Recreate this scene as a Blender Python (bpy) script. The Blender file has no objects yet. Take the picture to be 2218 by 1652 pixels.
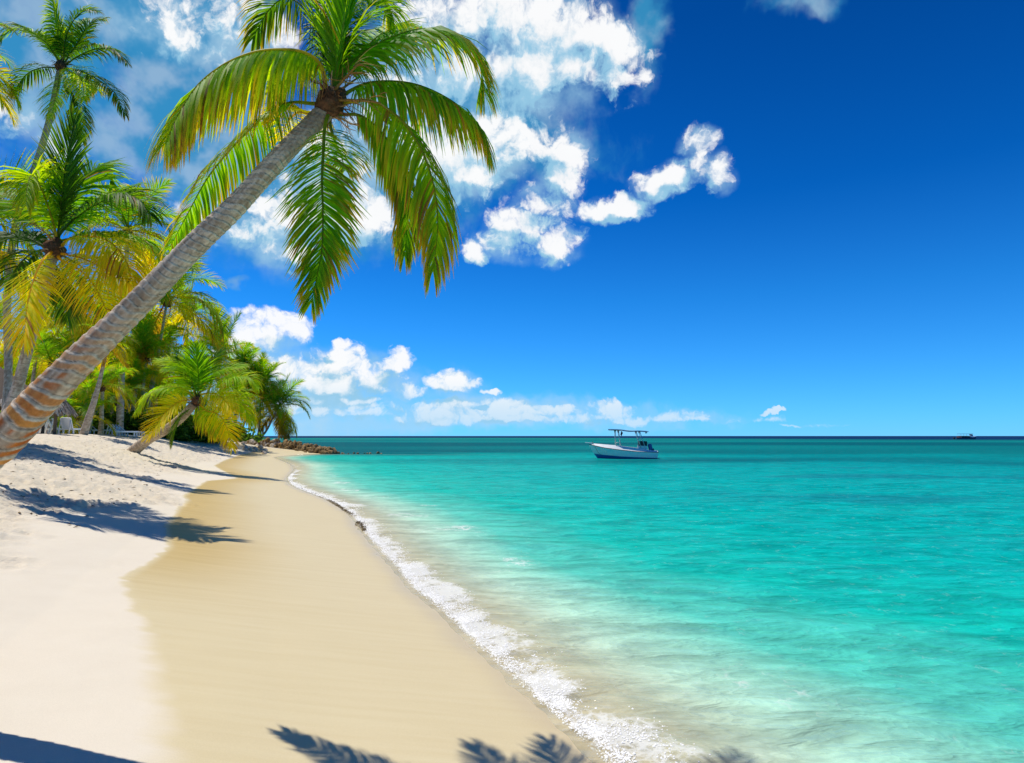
import bpy, math, random
import numpy as np
from mathutils import Vector, Matrix
random.seed(7); rng = np.random.default_rng(7)
S = bpy.context.scene
C = S.collection

# ------------------------------------------------------------------ camera, sky, sun, exposure
CAMZ, FPX, PITCH = 2.1, 1355.0, math.atan(118/1355.0)     # pixel units: photo seen 2218 wide, 1652 high
cam_d = bpy.data.cameras.new('camera'); cam = bpy.data.objects.new('camera', cam_d); C.objects.link(cam)
cam.location = (0, 0, CAMZ); cam.rotation_euler = (math.pi/2 + PITCH, 0, 0)
cam_d.sensor_width = 36; cam_d.lens = FPX/2218*36; cam_d.clip_start = .05; cam_d.clip_end = 120000
S.camera = cam
S.render.resolution_x, S.render.resolution_y = 1024, 763
S.view_settings.view_transform = 'Standard'; S.view_settings.look = 'None'
S.view_settings.exposure = 0.15; S.view_settings.gamma = 1; S.view_settings.use_curve_mapping = False
S.cycles.use_denoising = True; S.cycles.max_bounces = 8; S.cycles.transparent_max_bounces = 12
S.cycles.sample_clamp_indirect = 6

LIGHT = Vector((0.40, -0.26, -1.0)).normalized()            # the way sunlight travels
SUN_EL = math.asin(-LIGHT.z); SUN_AZ = math.atan2(-LIGHT.x, -LIGHT.y)
sun_d = bpy.data.lights.new('sun', 'SUN'); sun_d.energy = 4.3; sun_d.angle = math.radians(.5); sun_d.color = (1, .955, .88)
sun = bpy.data.objects.new('sun', sun_d); C.objects.link(sun)
sun.rotation_euler = LIGHT.to_track_quat('-Z', 'Y').to_euler()

def ray(px, py):
    zc = -(py-826)/FPX; c, s = math.cos(PITCH), math.sin(PITCH)
    return np.array([(px-1109)/FPX, c - s*zc, s + c*zc])
def P(px, py, Y):
    """point on the line of sight of a photo position, Y metres ahead"""
    r = ray(px, py); return Vector((r[0]/r[1]*Y, Y, CAMZ + r[2]/r[1]*Y))

# ---- node helpers
def N(nt, typ, **kw):
    n = nt.nodes.new(typ)
    for k, v in kw.items():
        if k == 'ins':
            for kk, vv in v.items(): n.inputs[kk].default_value = vv
        else: setattr(n, k, v)
    return n
def math_n(nt, op, a, b=None, c=None, clamp=False):
    n = nt.nodes.new('ShaderNodeMath'); n.operation = op; n.use_clamp = clamp
    for i, v in enumerate((a, b, c)):
        if v is None: continue
        if isinstance(v, (int, float)): n.inputs[i].default_value = v
        else: nt.links.new(v, n.inputs[i])
    return n.outputs[0]
def ramp_n(nt, fac, stops, interp='LINEAR'):
    n = nt.nodes.new('ShaderNodeValToRGB'); r = n.color_ramp; r.interpolation = interp
    while len(r.elements) < len(stops): r.elements.new(.5)
    for e, (p, c) in zip(r.elements, stops):
        e.position = p; e.color = (*c, 1) if len(c) == 3 else c
    nt.links.new(fac, n.inputs[0]); return n.outputs[0]
def mix_n(nt, fac, a, b, blend='MIX'):
    n = nt.nodes.new('ShaderNodeMix'); n.data_type = 'RGBA'; n.blend_type = blend
    for i, v in ((0, fac), (6, a), (7, b)):
        if isinstance(v, (int, float)): n.inputs[i].default_value = v
        elif isinstance(v, tuple): n.inputs[i].default_value = (*v, 1) if len(v) == 3 else v
        else: nt.links.new(v, n.inputs[i])
    return n.outputs[2]
def smooth_n(nt, v, a, b, c=0., d=1., t='SMOOTHSTEP'):
    n = nt.nodes.new('ShaderNodeMapRange'); n.interpolation_type = t
    nt.links.new(v, n.inputs[0])
    for i, x in enumerate((a, b, c, d)): n.inputs[i+1].default_value = x
    return n.outputs[0]

def build_world():
    w = bpy.data.worlds.new('World'); S.world = w; w.use_nodes = True
    w.cycles.sampling_method = 'MANUAL'; w.cycles.sample_map_resolution = 512
    nt = w.node_tree; nt.nodes.clear(); L = nt.links.new
    BG = .1
    tc = N(nt, 'ShaderNodeTexCoord')
    sep = N(nt, 'ShaderNodeSeparateXYZ'); L(tc.outputs['Generated'], sep.inputs[0])
    sky = N(nt, 'ShaderNodeTexSky', sky_type='NISHITA', sun_disc=False, sun_elevation=SUN_EL, sun_rotation=SUN_AZ,
            altitude=0, air_density=1.0, dust_density=.0, ozone_density=4.0)
    # the deep polarised blue of the tropics: the sky's colour grows purer with height
    tint = ramp_n(nt, sep.outputs[2], TINT)
    skyc = mix_n(nt, 1., sky.outputs[0], tint, 'MULTIPLY')
    # ---- clouds, laid out by azimuth and elevation
    def chain(t, first, vec):
        # a negligible dependence: makes the renderer evaluate the blobs one after another (its stack is small)
        if first is None: return vec
        n = N(t, 'ShaderNodeVectorMath', operation='MULTIPLY_ADD'); t.links.new(first, n.inputs[0]); n.inputs[1].default_value = (1e-7,)*3; t.links.new(vec, n.inputs[2])
        return n.outputs[0]
    def group(name, blobs, amp, det, scale, rough, warp, puff=0.):
        g = bpy.data.node_groups.new(name, 'ShaderNodeTree')
        g.interface.new_socket('Vector', in_out='INPUT', socket_type='NodeSocketVector')
        g.interface.new_socket('Density', in_out='OUTPUT', socket_type='NodeSocketFloat'); g.interface.new_socket('Mask', in_out='OUTPUT', socket_type='NodeSocketFloat')
        gi = g.nodes.new('NodeGroupInput'); go = g.nodes.new('NodeGroupOutput'); l = g.links.new
        s = N(g, 'ShaderNodeSeparateXYZ'); l(gi.outputs[0], s.inputs[0])
        az = math_n(g, 'ARCTAN2', s.outputs[0], s.outputs[1])
        hor = math_n(g, 'SQRT', math_n(g, 'ADD', math_n(g, 'MULTIPLY', s.outputs[0], s.outputs[0]), math_n(g, 'MULTIPLY', s.outputs[1], s.outputs[1])))
        el = math_n(g, 'ARCTAN2', s.outputs[2], hor)
        ae = N(g, 'ShaderNodeCombineXYZ'); l(az, ae.inputs[0]); l(el, ae.inputs[1])
        wn = N(g, 'ShaderNodeTexNoise', noise_dimensions='2D', ins={'Scale': scale*.9, 'Detail': 5., 'Roughness': .6}); l(ae.outputs[0], wn.inputs[0])
        wv = N(g, 'ShaderNodeVectorMath', operation='SUBTRACT'); l(wn.outputs['Color'], wv.inputs[0]); wv.inputs[1].default_value = (.5, .5, .5)
        ws = N(g, 'ShaderNodeVectorMath', operation='SCALE'); l(wv.outputs[0], ws.inputs[0]); ws.inputs['Scale'].default_value = warp
        wa = N(g, 'ShaderNodeVectorMath', operation='ADD'); l(ae.outputs[0], wa.inputs[0]); l(ws.outputs[0], wa.inputs[1])
        acc = None
        for (cx, cy, rx, ry, *o) in blobs:
            rot, st = (o + [0, 1])[:2] if len(o) == 2 else ((o[0], 1) if len(o) == 1 else (0, 1))
            def ang(x, y):
                r = ray(x, y); return math.atan2(r[0], r[1]), math.atan2(r[2], math.hypot(r[0], r[1]))
            a0, e0 = ang(cx, cy); ra = 1.2*abs(ang(cx+rx, cy)[0]-ang(cx-rx, cy)[0])/2; re = 1.2* abs(ang(cx, cy+ry)[1]-ang(cx, cy-ry)[1])/2
            mp = N(g, 'ShaderNodeMapping', vector_type='TEXTURE'); l(chain(g, acc, wa.outputs[0]), mp.inputs[0])
            mp.inputs[1].default_value = (a0, e0, 0); mp.inputs[2].default_value = (0, 0, math.radians(rot)); mp.inputs[3].default_value = (ra, re, 1)
            ln = N(g, 'ShaderNodeVectorMath', operation='LENGTH'); l(mp.outputs[0], ln.inputs[0])
            v = smooth_n(g, ln.outputs['Value'], 1.55, .1, 0, st)
            acc = v if acc is None else math_n(g, 'SMOOTH_MAX', acc, v, .12)
        nz = N(g, 'ShaderNodeTexNoise', noise_dimensions='2D', ins={'Scale': scale, 'Detail': det, 'Roughness': rough}); l(wa.outputs[0], nz.inputs[0])
        nn = math_n(g, 'MULTIPLY', math_n(g, 'SUBTRACT', nz.outputs[0], .5), amp)
        if puff:                                            # small cauliflower lumps: the creases of a folded noise
            fz = N(g, 'ShaderNodeTexNoise', noise_dimensions='2D', ins={'Scale': scale*2.4, 'Detail': 4., 'Roughness': .58}); l(wa.outputs[0], fz.inputs[0])
            fo = math_n(g, 'ABSOLUTE', math_n(g, 'SUBTRACT', fz.outputs[0], .5))
            nn = math_n(g, 'MULTIPLY_ADD', math_n(g, 'SUBTRACT', fo, .09), puff, nn)
        env = smooth_n(g, acc, .0, .35)
        heart = smooth_n(g, acc, .75, 1.25, 1., .45)
        d = math_n(g, 'ADD', acc, math_n(g, 'MULTIPLY', nn, math_n(g, 'MULTIPLY', env, heart)))
        l(d, go.inputs[0]); l(acc, go.inputs[1]); return g
    gc = group('cumulus', CUMULUS, 2.7, 9., 13., .62, .045, 1.7)
    gv = group('veil', VEIL, 1.6, 7., 5., .62, .12)
    def inst(g, vec):
        n = nt.nodes.new('ShaderNodeGroup'); n.node_tree = g; L(vec, n.inputs[0]); return n.outputs
    V = tc.outputs['Generated']
    off = N(nt, 'ShaderNodeVectorMath', operation='ADD', ins={1: (.016, 0, .026)}); L(V, off.inputs[0])
    d0, m0 = inst(gc, V); d1, m1 = inst(gc, chain(nt, d0, off.outputs[0])); dv = inst(gv, chain(nt, d1, V))[0]
    n2 = N(nt, 'ShaderNodeTexNoise', ins={'Scale': 16., 'Detail': 4., 'Roughness': .55}); L(chain(nt, dv, V), n2.inputs[0]); dv2 = n2.outputs[0]
    alpha = math_n(nt, 'MULTIPLY', smooth_n(nt, d0, .30, .92), .97)
    lit = smooth_n(nt, math_n(nt, 'ADD', math_n(nt, 'ADD', math_n(nt, 'MULTIPLY', math_n(nt, 'SUBTRACT', d0, d1), .55), math_n(nt, 'MULTIPLY', math_n(nt, 'SUBTRACT', m0, m1), 1.3)), math_n(nt, 'MULTIPLY', math_n(nt, 'SUBTRACT', dv2, .5), .9)), -.36, .40)
    k = 1/(BG*2**S.view_settings.exposure)
    shade = ramp_n(nt, lit, [(0, (.30, .58, .78)), (.35, (.52, .72, .86)), (.62, (.80, .88, .93)), (.85, (.93, .95, .965)), (1, (1., 1., 1.))])
    # towards the horizon distant clouds turn bluer and fainter
    low = smooth_n(nt, sep.outputs[2], .012, .10)
    shade = mix_n(nt, low, mix_n(nt, .5, shade, (.34, .66, .93)), shade)
    shade = mix_n(nt, 1., shade, (k, k, k), 'MULTIPLY')
    veil = math_n(nt, 'MULTIPLY', smooth_n(nt, dv, .2, .9), .80)
    vcol = mix_n(nt, smooth_n(nt, sep.outputs[2], .03, .22), (.36*k, .66*k, .93*k), (.045*k, .31*k, .56*k))
    vcol = mix_n(nt, math_n(nt, 'MULTIPLY', smooth_n(nt, dv2, .42, .66), .55), vcol, (.55*k, .70*k, .80*k))
    c = mix_n(nt, veil, skyc, vcol)
    halo = math_n(nt, 'MULTIPLY', math_n(nt, 'MULTIPLY', smooth_n(nt, m0, .22, .70), smooth_n(nt, dv2, .32, .66)), .62)
    c = mix_n(nt, halo, c, mix_n(nt, low, (.30*k, .64*k, .95*k), (.33*k, .60*k, .80*k)))
    c = mix_n(nt, math_n(nt, 'MULTIPLY', alpha, math_n(nt, 'MULTIPLY_ADD', low, .25, .73)), c, shade)
    bg = N(nt, 'ShaderNodeBackground', ins={'Strength': BG}); L(c, bg.inputs[0])
    plain = N(nt, 'ShaderNodeBackground', ins={'Strength': BG}); L(skyc, plain.inputs[0])
    # only one part of the sky holds clouds; the rest is clear
    zone = math_n(nt, 'MULTIPLY', math_n(nt, 'GREATER_THAN', sep.outputs[1], .3), math_n(nt, 'MULTIPLY', math_n(nt, 'GREATER_THAN', sep.outputs[2], -.02), math_n(nt, 'LESS_THAN', sep.outputs[0], .56)))
    sw = N(nt, 'ShaderNodeMixShader'); L(zone, sw.inputs[0]); L(plain.outputs[0], sw.inputs[1]); L(bg.outputs[0], sw.inputs[2]); bg = sw
    out = N(nt, 'ShaderNodeOutputWorld'); L(bg.outputs[0], out.inputs[0])
TINT = [(0.0, (.20, .80, 1.86)), (.05, (.167, .74, 1.46)), (.21, (.065, .60, 1.22)), (.352, (.010, .42, 1.0)), (.56, (.003, .30, .76)), (1, (.003, .29, .72))]
CUMULUS = [(1130,50,170,110),(1245,60,80,90),(990,60,130,90),(1080,150,210,100),(1190,150,130,90),(1300,170,100,70),(1330,110,60,60),
 (960,330,120,100),(1050,300,110,80),(880,250,120,120,0,.75),(760,330,140,110,0,.7),(1010,375,70,35),(390,60,170,80,0,.72),(510,50,110,80,0,.72),(560,480,140,70,0,.85),(790,480,80,55),(600,530,90,45,0,.8),(700,440,140,80,0,.8),
 (1228,335,58,50),(1212,390,50,45),(1180,440,66,45),(1140,485,78,45),(1200,530,60,42),(1036,548,26,26),(1100,525,70,40,0,.8),
 (1290,455,52,26),(1350,450,62,28),(1425,395,52,36),(1465,375,46,36),(1512,300,42,30),(1520,345,34,40),(1565,370,28,46),
 (30,225,60,50,0,.75),(130,300,60,40,0,.8),(560,735,90,50),(622,722,60,40),(530,770,80,40),(640,800,90,42),(730,790,70,40),(800,810,70,42),(850,785,40,32),(700,830,150,30),
 (738,748,18,11),(990,832,48,20),(880,850,42,13),(1070,850,20,6),(850,884,200,18,0,.85),(700,890,110,22,0,.85),(960,878,80,12,0,.8),(1320,888,56,18),(1150,890,140,15,0,.8),
 (1400,905,95,12,0,.9),(1510,908,70,7,0,.8),(1672,889,26,4,8),(1250,906,330,12,0,.85),(1760,915,60,5,0,.7),(1480,900,120,12,0,.7),(1090,878,40,14),(1180,882,36,10),(930,895,120,10,0,.8),(780,868,50,14),(660,868,70,16),(1000,904,300,12,0,.88),(760,898,140,16,0,.9)]
VEIL = [(400,90,260,150),(150,60,200,120,0,.9),(430,300,340,250),(650,430,320,150),(60,140,190,150),(900,250,270,210),(1385,70,55,130,0,.9),(1700,15,110,45,0,.7),(1150,300,200,120,0,.8),(600,840,420,70,0,.8),(1000,900,500,40,0,.9),(500,630,60,10,0,.6)]
build_world()

# ------------------------------------------------------------------ numpy helpers
def hash2(ix, iy, seed):
    h = (ix.astype(np.int64)*374761393 + iy.astype(np.int64)*668265263 + seed*1442695041) & 0xffffffff
    h = ((h ^ (h >> 13))*1274126177) & 0xffffffff
    return (h ^ (h >> 16)) & 0xffffffff
def noise2(x, y, seed=0):
    x = np.asarray(x, float); y = np.asarray(y, float)
    x0 = np.floor(x); y0 = np.floor(y); fx = x-x0; fy = y-y0
    u = fx*fx*fx*(fx*(fx*6-15)+10); v = fy*fy*fy*(fy*(fy*6-15)+10)
    def g(ix, iy, dx, dy):
        a = hash2(ix, iy, seed)/4294967296.0*2*math.pi
        return np.cos(a)*dx + np.sin(a)*dy
    n00 = g(x0, y0, fx, fy); n10 = g(x0+1, y0, fx-1, fy); n01 = g(x0, y0+1, fx, fy-1); n11 = g(x0+1, y0+1, fx-1, fy-1)
    return 1.5*((n00*(1-u)+n10*u)*(1-v) + (n01*(1-u)+n11*u)*v)
def fbm(x, y, o=4, seed=0, gain=.5):
    r = 0; a = 1; f = 1
    for i in range(o): r = r + a*noise2(x*f, y*f, seed+i*17); a *= gain; f *= 2.03
    return r
def sst(x, a, b):
    t = np.clip((np.asarray(x)-a)/(b-a), 0, 1); return t*t*(3-2*t)
def lerp(a, b, t): return a + (b-a)*t
def seg_dist(px, py, poly):
    d = np.full(px.shape, 1e9)
    for (ax, ay), (bx, by) in zip(poly[:-1], poly[1:]):
        vx, vy = bx-ax, by-ay; t = np.clip(((px-ax)*vx + (py-ay)*vy)/(vx*vx+vy*vy+1e-12), 0, 1)
        d = np.minimum(d, np.hypot(px-ax-t*vx, py-ay-t*vy))
    return d
def inside(px, py, poly):
    r = np.zeros(px.shape, bool); q = poly[-1]
    for p in poly:
        c = ((p[1] > py) != (q[1] > py))
        with np.errstate(divide='ignore', invalid='ignore'):
            xi = (q[0]-p[0])*(py-p[1])/(q[1]-p[1]+1e-15)+p[0]
        r ^= c & (px < xi); q = p
    return r
def catmull(pts, n):
    p = np.array(pts, float); p = np.vstack([2*p[0]-p[1], p, 2*p[-1]-p[-2]]); m = len(p)-3
    t = np.linspace(0, m-1e-6, n); i = t.astype(int); f = (t-i)[:, None]
    a, b, c, d = p[i], p[i+1], p[i+2], p[i+3]
    return .5*(2*b + (c-a)*f + (2*a-5*b+4*c-d)*f*f + (3*b-a-3*c+d)*f**3)

# ------------------------------------------------------------------ object helpers
def mesh_np(name, V, F, col=None, mat=None, smooth=True, attrs=None, matidx=None):
    V = np.asarray(V, np.float32); me = bpy.data.meshes.new(name)
    if isinstance(F, np.ndarray): F = [F]
    tot = sum(f.size for f in F); npoly = sum(len(f) for f in F)
    me.vertices.add(len(V)); me.vertices.foreach_set('co', V.ravel())
    me.loops.add(tot); me.loops.foreach_set('vertex_index', np.concatenate([f.ravel() for f in F]).astype(np.int32))
    me.polygons.add(npoly); st = []; o = 0
    for f in F: st.append(o + np.arange(len(f))*f.shape[1]); o += f.size
    me.polygons.foreach_set('loop_start', np.concatenate(st).astype(np.int32))
    me.polygons.foreach_set('use_smooth', np.full(npoly, smooth))
    me.update(calc_edges=True); me.validate()
    if col is not None:
        a = me.color_attributes.new('col', 'FLOAT_COLOR', 'POINT')
        a.data.foreach_set('color', np.hstack([col, np.ones((len(col), 1))]).astype(np.float32).ravel())
    for k, v in (attrs or {}).items():
        a = me.attributes.new(k, 'FLOAT', 'POINT'); a.data.foreach_set('value', np.asarray(v, np.float32).ravel())
    if mat: me.materials.append(mat)
    return me
def obj(name, me, parent=None, loc=None, rot=None, scale=None):
    o = bpy.data.objects.new(name, me); C.objects.link(o)
    if parent: o.parent = parent
    if loc is not None: o.location = loc
    if rot is not None: o.rotation_euler = rot
    if scale is not None: o.scale = (scale,)*3 if isinstance(scale, (int, float)) else scale
    return o
def tag(o, label, cat, group=None):
    o['label'] = label; o['category'] = cat
    if group: o['group'] = group
    return o
def thing(name, label, cat, loc=(0, 0, 0), rz=0, group=None):
    o = bpy.data.objects.new(name, None); C.objects.link(o); o.location = loc; o.rotation_euler = (0, 0, rz); o.empty_display_size = .2
    return tag(o, label, cat, group)
def grid_faces(r, c, wrap=False):
    i = np.arange(r-1)[:, None]; j = np.arange(c if wrap else c-1)[None, :]; j2 = (j+1) % c
    return np.stack([i*c+j, i*c+j2, (i+1)*c+j2, (i+1)*c+j], -1).reshape(-1, 4)
def tube_np(path, rad, n=6, cap=True):
    path = np.asarray(path, float); k = len(path); rad = np.broadcast_to(np.asarray(rad, float), (k,))
    T = np.gradient(path, axis=0); T /= np.linalg.norm(T, axis=1)[:, None]+1e-12
    ref = np.array([0, 0, 1.]) if abs(T[0][2]) < .9 else np.array([1., 0, 0]); A = np.zeros_like(T); B = np.zeros_like(T); a = ref
    for i in range(k):
        a = a - T[i]*np.dot(a, T[i]); a = a/(np.linalg.norm(a)+1e-12); A[i] = a; B[i] = np.cross(T[i], a)
    th = np.arange(n)/n*2*np.pi
    V = path[:, None] + rad[:, None, None]*(np.cos(th)[None, :, None]*A[:, None] + np.sin(th)[None, :, None]*B[:, None])
    V = V.reshape(-1, 3); F = [grid_faces(k, n, True)]
    if cap and n > 2:
        F.append(np.arange(n)[::-1].reshape(1, n)); F.append(((k-1)*n+np.arange(n)).reshape(1, n))
    return V, F
class MB:
    """collects shapes into one mesh"""
    def __init__(s): s.V = []; s.F = {}; s.n = 0; s.col = []
    def add(s, V, F, col=None):
        V = np.asarray(V, float)
        for f in (F if isinstance(F, list) else [F]): s.F.setdefault(f.shape[1], []).append(f+s.n)
        s.V.append(V); s.n += len(V)
        s.col.append(np.broadcast_to(np.asarray(col if col is not None else (1, 1, 1), float), (len(V), 3)))
        return s
    def tube(s, path, r, n=6, col=None): return s.add(*tube_np(path, r, n), col=col)
    def box(s, c, size, M=None, bev=0, col=None):
        x, y, z = np.array(size)/2
        b = min(bev, x*.45, y*.45, z*.45) if bev else 0
        if not b:
            V = np.array([[sx*x, sy*y, sz*z] for sx in (-1, 1) for sy in (-1, 1) for sz in (-1, 1)])
            F = np.array([[0, 1, 3, 2], [4, 6, 7, 5], [0, 4, 5, 1], [2, 3, 7, 6], [0, 2, 6, 4], [1, 5, 7, 3]])
        else:
            ring = [(x-b, y), (x, y-b), (x, -y+b), (x-b, -y), (-x+b, -y), (-x, -y+b), (-x, y-b), (-x+b, y)][::-1]
            lv = [(-z, b), (-z+b, 0), (z-b, 0), (z, b)]; V = []
            for zz, ins in lv:
                for (u, v) in ring: V.append((u*(1-ins/x), v*(1-ins/y), zz))
            V = np.array(V); F = [grid_faces(4, 8, True), np.arange(8)[::-1].reshape(1, 8), (24+np.arange(8)).reshape(1, 8)]
        if M is not None: V = V @ np.array(M).T
        return s.add(V+np.array(c), F, col)
    def mesh(s, name, mat, smooth=False, usecol=False):
        return mesh_np(name, np.vstack(s.V), [np.vstack(v) for v in s.F.values()], np.vstack(s.col) if usecol else None, mat, smooth)
def rotm(ax, ang): return np.array(Matrix.Rotation(ang, 3, ax))

# ------------------------------------------------------------------ materials
def mat_new(name):
    m = bpy.data.materials.new(name); m.use_nodes = True; nt = m.node_tree; nt.nodes.clear()
    return m, nt, N(nt, 'ShaderNodeOutputMaterial')
def simple(name, col, rough=.5, spec=.5, metal=0, noise=0., nscale=20., bump=0.):
    m, nt, out = mat_new(name); b = N(nt, 'ShaderNodeBsdfPrincipled', ins={'Roughness': rough, 'Specular IOR Level': spec, 'Metallic': metal})
    b.inputs['Base Color'].default_value = (*col, 1); nt.links.new(b.outputs[0], out.inputs[0])
    if noise:
        tc = N(nt, 'ShaderNodeTexCoord'); n = N(nt, 'ShaderNodeTexNoise', ins={'Scale': nscale, 'Detail': 5.}); nt.links.new(tc.outputs['Object'], n.inputs[0])
        f = smooth_n(nt, n.outputs[0], .3, .7, 1-noise, 1+noise, 'LINEAR')
        hs = N(nt, 'ShaderNodeHueSaturation'); hs.inputs['Color'].default_value = (*col, 1); nt.links.new(f, hs.inputs['Value']); nt.links.new(hs.outputs[0], b.inputs['Base Color'])
        if bump:
            bp = N(nt, 'ShaderNodeBump', ins={'Strength': bump, 'Distance': .02}); nt.links.new(n.outputs[0], bp.inputs['Height']); nt.links.new(bp.outputs[0], b.inputs['Normal'])
    return m
def attr_mat(name, rough=.8, spec=.2, nscale=30., namt=.25, bump=.4, bdist=.01):
    m, nt, out = mat_new(name); L = nt.links.new
    b = N(nt, 'ShaderNodeBsdfPrincipled', ins={'Roughness': rough, 'Specular IOR Level': spec})
    a = N(nt, 'ShaderNodeAttribute', attribute_name='col'); tc = N(nt, 'ShaderNodeTexCoord')
    n = N(nt, 'ShaderNodeTexNoise', ins={'Scale': nscale, 'Detail': 6., 'Roughness': .65}); L(tc.outputs['Object'], n.inputs[0])
    hs = N(nt, 'ShaderNodeHueSaturation'); L(a.outputs['Color'], hs.inputs['Color']); L(smooth_n(nt, n.outputs[0], .25, .75, 1-namt, 1+namt, 'LINEAR'), hs.inputs['Value'])
    L(hs.outputs[0], b.inputs['Base Color'])
    bp = N(nt, 'ShaderNodeBump', ins={'Strength': bump, 'Distance': bdist}); L(n.outputs[0], bp.inputs['Height']); L(bp.outputs[0], b.inputs['Normal'])
    L(b.outputs[0], out.inputs[0]); return m
def leaf_mat():
    m, nt, out = mat_new('palm_leaf'); L = nt.links.new
    a = N(nt, 'ShaderNodeAttribute', attribute_name='col')
    b = N(nt, 'ShaderNodeBsdfPrincipled', ins={'Roughness': .55, 'Specular IOR Level': .18}); L(a.outputs['Color'], b.inputs['Base Color'])
    t = N(nt, 'ShaderNodeBsdfTranslucent'); L(mix_n(nt, 1., a.outputs['Color'], (2.5, 2.1, .5), 'MULTIPLY'), t.inputs[0])
    mx = N(nt, 'ShaderNodeMixShader', ins={0: .6}); L(b.outputs[0], mx.inputs[1]); L(t.outputs[0], mx.inputs[2]); L(mx.outputs[0], out.inputs[0]); return m
LEAF = leaf_mat()
BARK = attr_mat('palm_bark', .85, .15, 42., .28, .45, .006)
FIBRE = attr_mat('palm_fibre', .9, .1, 70., .5, .9, .012)
THATCH = attr_mat('thatch', .95, .05, 20., .3, .3, .01)

# ------------------------------------------------------------------ the beach
def W0(px, py):                                            # where a photo position meets sea level
    r = ray(px, py); k = -CAMZ/r[2]; return (r[0]*k, r[1]*k)
shore_px = [(1500,1800),(1340,1652),(1225,1550),(1115,1455),(1010,1361),(965,1318),(905,1272),(868,1228),(835,1195),(795,1150),(768,1116),(735,1093),(700,1077),(660,1062),(634,1048),(628,1034),(640,1018),(632,1006),(612,997),(600,990)]
SHORE = [W0(*p) for p in shore_px]
SHORE = [(3.2, -20), (2.2, 0), (1.9, 1.6)] + SHORE + [(-23.5, 70), (-21.5, 73.5), (-24, 76), (-28.5, 80), (-35.5, 98), (-45, 120), (-85, 170), (-220, 300), (-900, 600)]
sh = np.array(SHORE); sh = np.vstack([sh[:3], catmull(sh[3:24], 90), sh[24:]]); SHORE = [tuple(p) for p in sh]
LAND = SHORE + [(-900, -20)]
SPROF = ([-900, -200, -60, -12, -3, 0, 2, 4, 6, 8, 10, 12, 20, 60, 400], [-25, -9, -3.2, -1.15, -.34, 0, .20, .45, .86, 1.40, 1.92, 2.19, 2.34, 2.5, 3.2])
def sdist(x, y):
    x = np.asarray(x, float); y = np.asarray(y, float)
    d = seg_dist(x, y, SHORE); return np.where(inside(x, y, LAND), d, -d)
def ground0(x, y): return np.interp(sdist(x, y), *SPROF)
def G(px, py):
    """where the line of sight of a photo position meets the beach"""
    r = ray(px, py); Y = np.concatenate([np.arange(2, 40, .05), np.arange(40, 160, .2)]); X = r[0]/r[1]*Y; Z = CAMZ + r[2]/r[1]*Y
    h = ground0(X, Y); k = np.argmax(Z < h) if (Z < h).any() else len(Y)-1
    return Vector((X[k], Y[k], h[k]))
wet_px = [(360,1652),(335,1480),(322,1361),(274,1292),(265,1253),(335,1207),(361,1185),(354,1141),(385,1100),(405,1083),(395,1073),(446,1041),(512,1035),(463,1008),(490,995),(521,984),(545,979)]
WET = [tuple(G(*p)[:2]) for p in wet_px]; WET = [(-2.6, -20), (-1.6, 0)] + WET + [(-31, 76)]
WETPOLY = WET + [(60, 90), (60, -20)]
def rough_mask(x, y, s):
    n = fbm(x*.35, y*.35, 3, 5); return sst(s + 1.0*n, 4.2, 5.2)
def ground(x, y, relief=True):
    x = np.asarray(x, float); y = np.asarray(y, float); s = sdist(x, y); h = np.interp(s, *SPROF)
    if relief:
        r = rough_mask(x, y, s); r0 = r; r = r*(1-.7*sst(s, 9., 12.))
        h = h + r*(.045*fbm(x*.5, y*.5, 2, 31) + .05*(np.abs(noise2(x*1.9, y*1.9, 3))*1.6-.5) + .04*noise2(x*3.8, y*3.8, 4) + .034*fbm(x*8, y*8, 3, 9)) + (1-r0)*(.012*fbm(x*.6, y*.25, 2, 8))*sst(s, .2, 2)
    return h
def gz(x, y): return float(ground(np.array([x]), np.array([y]))[0])

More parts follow.
